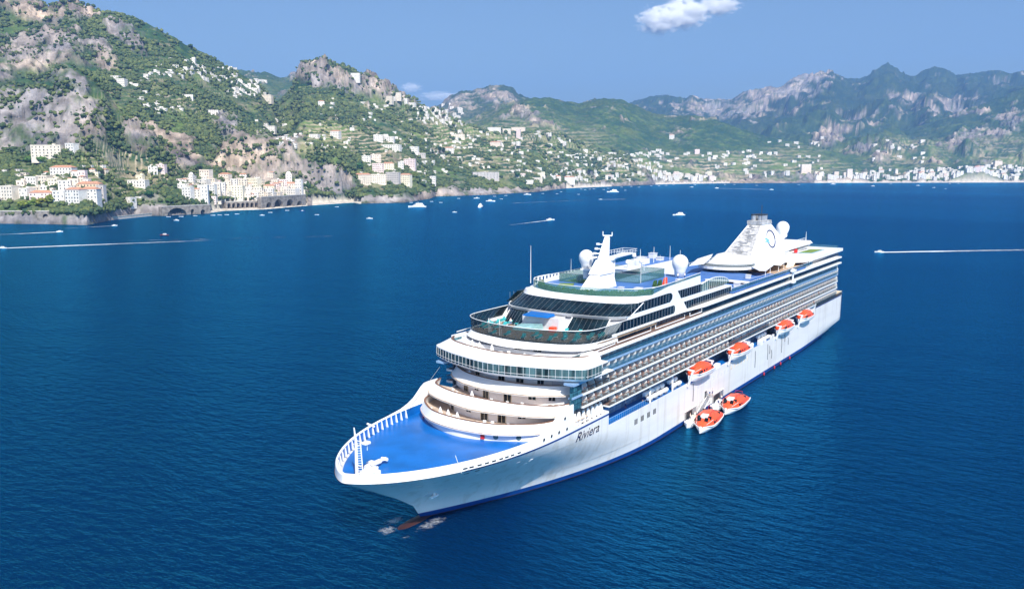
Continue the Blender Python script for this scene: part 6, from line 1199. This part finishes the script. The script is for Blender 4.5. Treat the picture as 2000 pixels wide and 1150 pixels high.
for c, a, b_, t_, bo, col, rf, kd in NEAR: house((a+b_)/2, bo, (b_-a)*.98, bo-t_, col, rf, c in 'LMAC' and b_-a > 9, cl=c, kind=kd or 'house')
RND = [(0, 180, 338, 398, 20, 'L'), (333, 592, 348, 400, 34, 'A'), (690, 860, 318, 358, 12, 'C'), (285, 380, 118, 152, 26, 'R'), (238, 290, 150, 170, 7, 'R'), (360, 400, 133, 150, 7, 'R'), (392, 462, 133, 165, 26, 'R'), (455, 522, 158, 188, 22, 'R'), (255, 300, 182, 216, 12, 'R'), (298, 352, 210, 226, 8, 'R'), (440, 500, 172, 196, 7, 'R'), (100, 200, 310, 330, 2, 'R'),
       (500, 560, 233, 262, 8, 'C'), (540, 690, 258, 292, 16, 'C'), (815, 905, 208, 246, 34, 'C'), (600, 900, 195, 262, 22, 'C'), (820, 1000, 258, 345, 42, 'C'), (690, 830, 262, 300, 8, 'C'), (1000, 1110, 260, 352, 30, 'E'), (1105, 1290, 300, 356, 62, 'E'), (1292, 1395, 343, 356, 30, 'E'), (1255, 1460, 296, 330, 22, 'E'), (1450, 1600, 272, 348, 24, 'E'), (1590, 1700, 343, 353, 26, 'E'), (1690, 1985, 332, 353, 84, 'E'), (1700, 1800, 276, 320, 10, 'E'), (1850, 2000, 325, 340, 14, 'E'), (2000, 2150, 335, 353, 16, 'E'), (-200, -10, 330, 400, 16, 'L')]
for x0, x1, y0, y1, n_, c in RND:
    for k in range(int(n_*1.75)):
        x = random.uniform(x0, x1); y = random.uniform(y0, y1); big = c == 'E' and y > 338
        house(x, y, random.uniform(7, 14) if c in 'LA' else random.uniform(3.5, 9.5) if c != 'E' else random.uniform(3.5, 10), random.uniform(6, 10) if c in 'LA' else random.uniform(2.6, 4.8) if not big else random.uniform(4, 8), random.choice(['white']*5+['cream', 'cream', 'peach', 'pink', 'yellow']), 'red' if random.random() < .22 else 'flat', False, cl=c)
CLN = {'L': 'in the far left town', 'M': 'between the two near towns', 'A': 'in the beach town', 'C': 'right of the grey cliff', 'R': 'on the upper left hillside', 'E': 'along the distant shore'}
GRP = {'L': 'houses of the far left town', 'M': 'houses on the middle terraces', 'A': 'houses of the beach town', 'C': 'houses on the terraced slope', 'R': 'houses on the high hillside', 'E': 'houses on the distant shore'}
HOUSES.sort(key=lambda q: -q[0]*(3 if q[7] else 1)); keep = HOUSES[:296]; rest_h = HOUSES[296:]
cnt = {}
for q in sorted(keep, key=lambda q: (q[10], q[1])):
    n_ = cnt.get(q[10], 0); cnt[q[10]] = n_+1; st_ = max(1, round(q[4]/3.2)); nw = ['', 'one', 'two', 'three', 'four', 'five', 'six', 'seven', 'eight', 'nine'][min(st_, 9)]
    rf = {'red': 'red tiled roof', 'flat': 'flat roof', 'dome': 'domed top'}[q[6]]
    build_house(tuple(list(q[:10])+[GRP[q[10]]]+list(q[11:])), n_, f'{q[5]} {q[11]} with {rf} {CLN[q[10]]}, {ordw(n_)} from the left there')
sb = MB()
for q in rest_h: build_house(q, 0, '', sb)
if rest_h: tag(sb.build('distant_houses', 'f_white', flip=False), 'scattered tiny pale houses over the farther hillsides and shore', 'houses', kind='stuff')
# stone sea wall, bridges and arcade along the shore
def arcade(name, a, b_, hpx, arches, label, cat, mt='stone', off=3, thick=6, z0=-1.0):
    """a, b_: (px, py) of the foot at either end; arches: (centre t, half width t, height fraction)"""
    P, Q = at_z(a[0], a[1], 0), at_z(b_[0], b_[1], 0); d = Q-P; L = np.linalg.norm(d[:2]); d /= L; nn = np.array([-d[1], d[0], 0]); nn = nn if nn@fh > 0 else -nn
    dep = lat((P+Q)/2)[1]; h = hpx*dep/FPX; poly = [(0, z0)]
    for c, hw, fr in arches:
        x0, x1 = (c-hw)*L, (c+hw)*L; r = (x1-x0)/2; top = h*fr; sp = max(top-r, z0+.3)
        poly += [(x0, z0), (x0, sp)]+[((x0+x1)/2-r*math.cos(t), sp+(top-sp)*math.sin(t)) for t in np.linspace(.15, math.pi-.15, 9)]+[(x1, sp), (x1, z0)]
    poly += [(L, z0), (L, h), (0, h)]
    f = [tuple(P+d*x+nn*off+np.array([0, 0, z])) for x, z in poly]; g = [tuple(np.array(q)+nn*thick) for q in f]
    r = empty(name, tuple(P+d*L/2+nn*off), label, cat)
    o = MB().hexa(f, g).build('masonry', mt, None, flip=False)
    pr = MB().hexa([tuple(P+d*x+nn*(off+y)+np.array([0, 0, h])) for x, y in ((0, -.3), (L, -.3), (L, .5), (0, .5))], [tuple(P+d*x+nn*(off+y)+np.array([0, 0, h+1.0])) for x, y in ((0, -.3), (L, -.3), (L, .5), (0, .5))]).build('parapet', 'flat', None, flip=False)
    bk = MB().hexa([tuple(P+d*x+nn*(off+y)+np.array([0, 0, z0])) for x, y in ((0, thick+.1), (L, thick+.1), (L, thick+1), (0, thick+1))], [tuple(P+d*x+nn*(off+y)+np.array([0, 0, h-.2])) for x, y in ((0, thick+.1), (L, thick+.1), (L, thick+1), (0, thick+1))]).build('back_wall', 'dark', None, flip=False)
    for q in (o, pr, bk): q.parent = r; q.location = -Vector(r.location)
arcade('sea_wall', (-60, 436), (72, 437), 23, [(.60, .055, .72)], 'tall grey stone sea wall with one arch at the far left below the white town', 'wall')
arcade('sea_wall', (72, 438), (176, 436), 24, [(.16, .05, .8)], 'grey stone retaining wall under the red roofed white buildings', 'wall')
arcade('stone_bridge', (318, 422), (412, 417), 17, [(.30, .20, .82), (.62, .035, .6), (.84, .05, .5)], 'grey stone road bridge with one wide dark arch at the near end of the beach', 'bridge', off=1)
arcade('arcade', (448, 411), (512, 408.5), 15, [(.1, .05, .85), (.24, .05, .85), (.38, .05, .85), (.52, .05, .85), (.66, .05, .85), (.8, .05, .85), (.93, .04, .85)], 'long promenade arcade with a row of tall dark openings behind the beach', 'arcade', off=10, z0=.5)
arcade('stone_viaduct', (520, 409), (606, 402), 22, [(.15, .06, .55), (.36, .10, .75), (.62, .08, .7), (.84, .06, .5)], 'grey stone viaduct with four arches at the far end of the beach town', 'viaduct', off=7, z0=.3)
arcade('retaining_wall', (176, 437), (318, 422), 5, [], 'low pale stone retaining wall above the rocks between the two near towns', 'wall', 'flat', off=14)
# a few trees one can tell apart near the towns
def tree(px, py, hpx, wpx, col, label, kind='round_tree'):
    g = ground_at(px, py)
    if g is None: return
    P, d, i, j = g; s_ = d/FPX; h = hpx*s_; w_ = wpx*s_; r = empty(kind, Vector(P), label, 'tree', 'trees among the near houses')
    t = MB().tube([(0, 0, -2), (.2, .1, h*.3), (0, .2, h*.7)], [.45, .35, .15], 7).tube([(.1, .1, h*.3), (w_*.25, .3, h*.6)], [.22, .1], 5).tube([(.1, .1, h*.35), (-w_*.25, -.3, h*.65)], [.22, .1], 5).build('trunk', 'brown', None, flip=False); t.parent = r
    n = 90; rr_ = np.random.default_rng(int(px)); q = rr_.normal(0, 1, (n, 3)); q /= np.linalg.norm(q, axis=1)[:, None]; q *= rr_.uniform(.45, 1, (n, 1))
    C = q*np.array([w_/2, w_/2, h*.36])+np.array([0, 0, h*.66]); R = rr_.uniform(.09, .17, n)*w_; cc = np.array(col)*rr_.uniform(.6, 1.3, (n, 1))
    o = scatter('crown', C, R, cc, 1, 'leaf', int(px)); o.parent = r
for i, (px, py, h, w_, c) in enumerate([(8, 411, 17, 22, (.14, .17, .03)), (28, 410, 15, 20, (.10, .15, .03)), (48, 408, 18, 20, (.16, .17, .03)), (66, 406, 20, 18, (.13, .16, .03)), (55, 319, 12, 22, (.07, .13, .03)), (30, 318, 11, 20, (.06, .12, .03)), (268, 385, 11, 16, (.03, .08, .03)), (310, 400, 9, 14, (.05, .10, .03)), (700, 335, 16, 13, (.04, .10, .03)), (858, 300, 14, 7, (.02, .06, .02)), (866, 301, 12, 6, (.02, .06, .02)), (808, 352, 14, 14, (.12, .15, .03)), (595, 372, 14, 10, (.05, .10, .03)), (1010, 350, 12, 10, (.03, .08, .03))]):
    tree(px, py, h, w_, c, f'single leafy tree standing among the near shore houses, {ordw(sorted([8, 28, 48, 66, 55, 30, 268, 310, 700, 858, 866, 808, 595, 1010]).index(px))} of these from the left')
# antenna masts on the far blue ridge
for k, px in enumerate((1293, 1299)):
    P = at_depth(px, 190, 8150); tag(MB().tube([tuple(P+np.array([0, 0, -40])), tuple(P+np.array([0, 0, 32-k*8]))], 2.2, 5).build('radio_mast', 'dark', flip=False), 'thin radio mast on the far blue ridge, '+('left' if k == 0 else 'right')+' one of two', 'mast', 'radio masts on the far ridge')
# ------------------------------------------------------------------ CLOUDS (outside the haze) AND HAZE
def cloud_mat(dens, size):
    m = bpy.data.materials.new('cloud'); m.use_nodes = True; nt = m.node_tree; nt.nodes.remove(nt.nodes['Principled BSDF']); out = nt.nodes['Material Output']
    v = nt.nodes.new('ShaderNodeVolumePrincipled'); v.inputs['Color'].default_value = (1, 1, 1, 1); v.inputs['Anisotropy'].default_value = -.35
    tc = nt.nodes.new('ShaderNodeTexCoord'); L = nt.nodes.new('ShaderNodeVectorMath'); L.operation = 'LENGTH'; nt.links.new(tc.outputs['Object'], L.inputs[0])
    n = noise_node(nt, 3.4, 8, rough=.66)
    f = nt.nodes.new('ShaderNodeMath'); f.operation = 'MULTIPLY_ADD'; f.inputs[1].default_value = 2.3; nt.links.new(n.outputs[0], f.inputs[0])
    ng = nt.nodes.new('ShaderNodeMath'); ng.operation = 'MULTIPLY'; ng.inputs[1].default_value = -1.15; nt.links.new(L.outputs['Value'], ng.inputs[0]); nt.links.new(ng.outputs[0], f.inputs[2])
    mr = nt.nodes.new('ShaderNodeMapRange'); mr.inputs['From Min'].default_value = .42; mr.inputs['From Max'].default_value = .75; mr.inputs['To Max'].default_value = dens; nt.links.new(f.outputs[0], mr.inputs['Value'])
    nt.links.new(mr.outputs[0], v.inputs['Density']); nt.links.new(v.outputs[0], out.inputs['Volume']); return m
def cloud(px, py, dep, wpx, hpx, dens, label, tilt=0):
    P = at_depth(px, py, dep); bm = bmesh.new(); bmesh.ops.create_icosphere(bm, subdivisions=3, radius=1.0); me = bpy.data.meshes.new('cloud'); bm.to_mesh(me); bm.free()
    me.materials.append(cloud_mat(dens, 1)); o = bpy.data.objects.new('cloud', me); COL.objects.link(o); o.location = P
    o.scale = (wpx*dep/FPX/2, wpx*dep/FPX/3, hpx*dep/FPX/2); o.rotation_euler = (0, tilt, math.atan2(RT[1], RT[0])); return tag(o, label, 'cloud', 'clouds in the sky')
CLOUDS = [(1290, 40, 15000, 120, 74, .022, 'left lobe of the small bright white cloud near the top of the sky', 0), (1338, 26, 15100, 130, 84, .022, 'middle lobe of the small white cloud near the top of the sky', 0), (1405, 12, 15200, 110, 50, .014, 'right thin lobe of the white cloud near the top of the sky', 0),
          (803, 172, 16000, 60, 30, .009, 'small white puff above the terraced slope', 0), (860, 188, 16000, 130, 26, .004, 'faint low cloud bank between the hill and the rocky peak', 0)]
for c in CLOUDS: cloud(*c[:6], c[6], c[7])
hz = MB(); hz.add([(CAM[0]+sx, CAM[1]+sy, z) for z in (-62, 1450) for sx, sy in ((-11800, -11800), (11800, -11800), (11800, 11800), (-11800, 11800))], [(3, 2, 1, 0), (4, 5, 6, 7), (0, 1, 5, 4), (1, 2, 6, 5), (2, 3, 7, 6), (3, 0, 4, 7)])
hm = bpy.data.materials.new('haze'); hm.use_nodes = True; hn = hm.node_tree; hn.nodes.remove(hn.nodes['Principled BSDF'])
hv = hn.nodes.new('ShaderNodeVolumePrincipled'); hv.inputs['Color'].default_value = (.28, .54, 1.0, 1); hv.inputs['Density'].default_value = 7.5e-5; hv.inputs['Anisotropy'].default_value = .1
hn.links.new(hv.outputs[0], hn.nodes['Material Output'].inputs['Volume'])
ho = hz.build('haze', hm, flip=False); ho['kind'] = 'stuff'
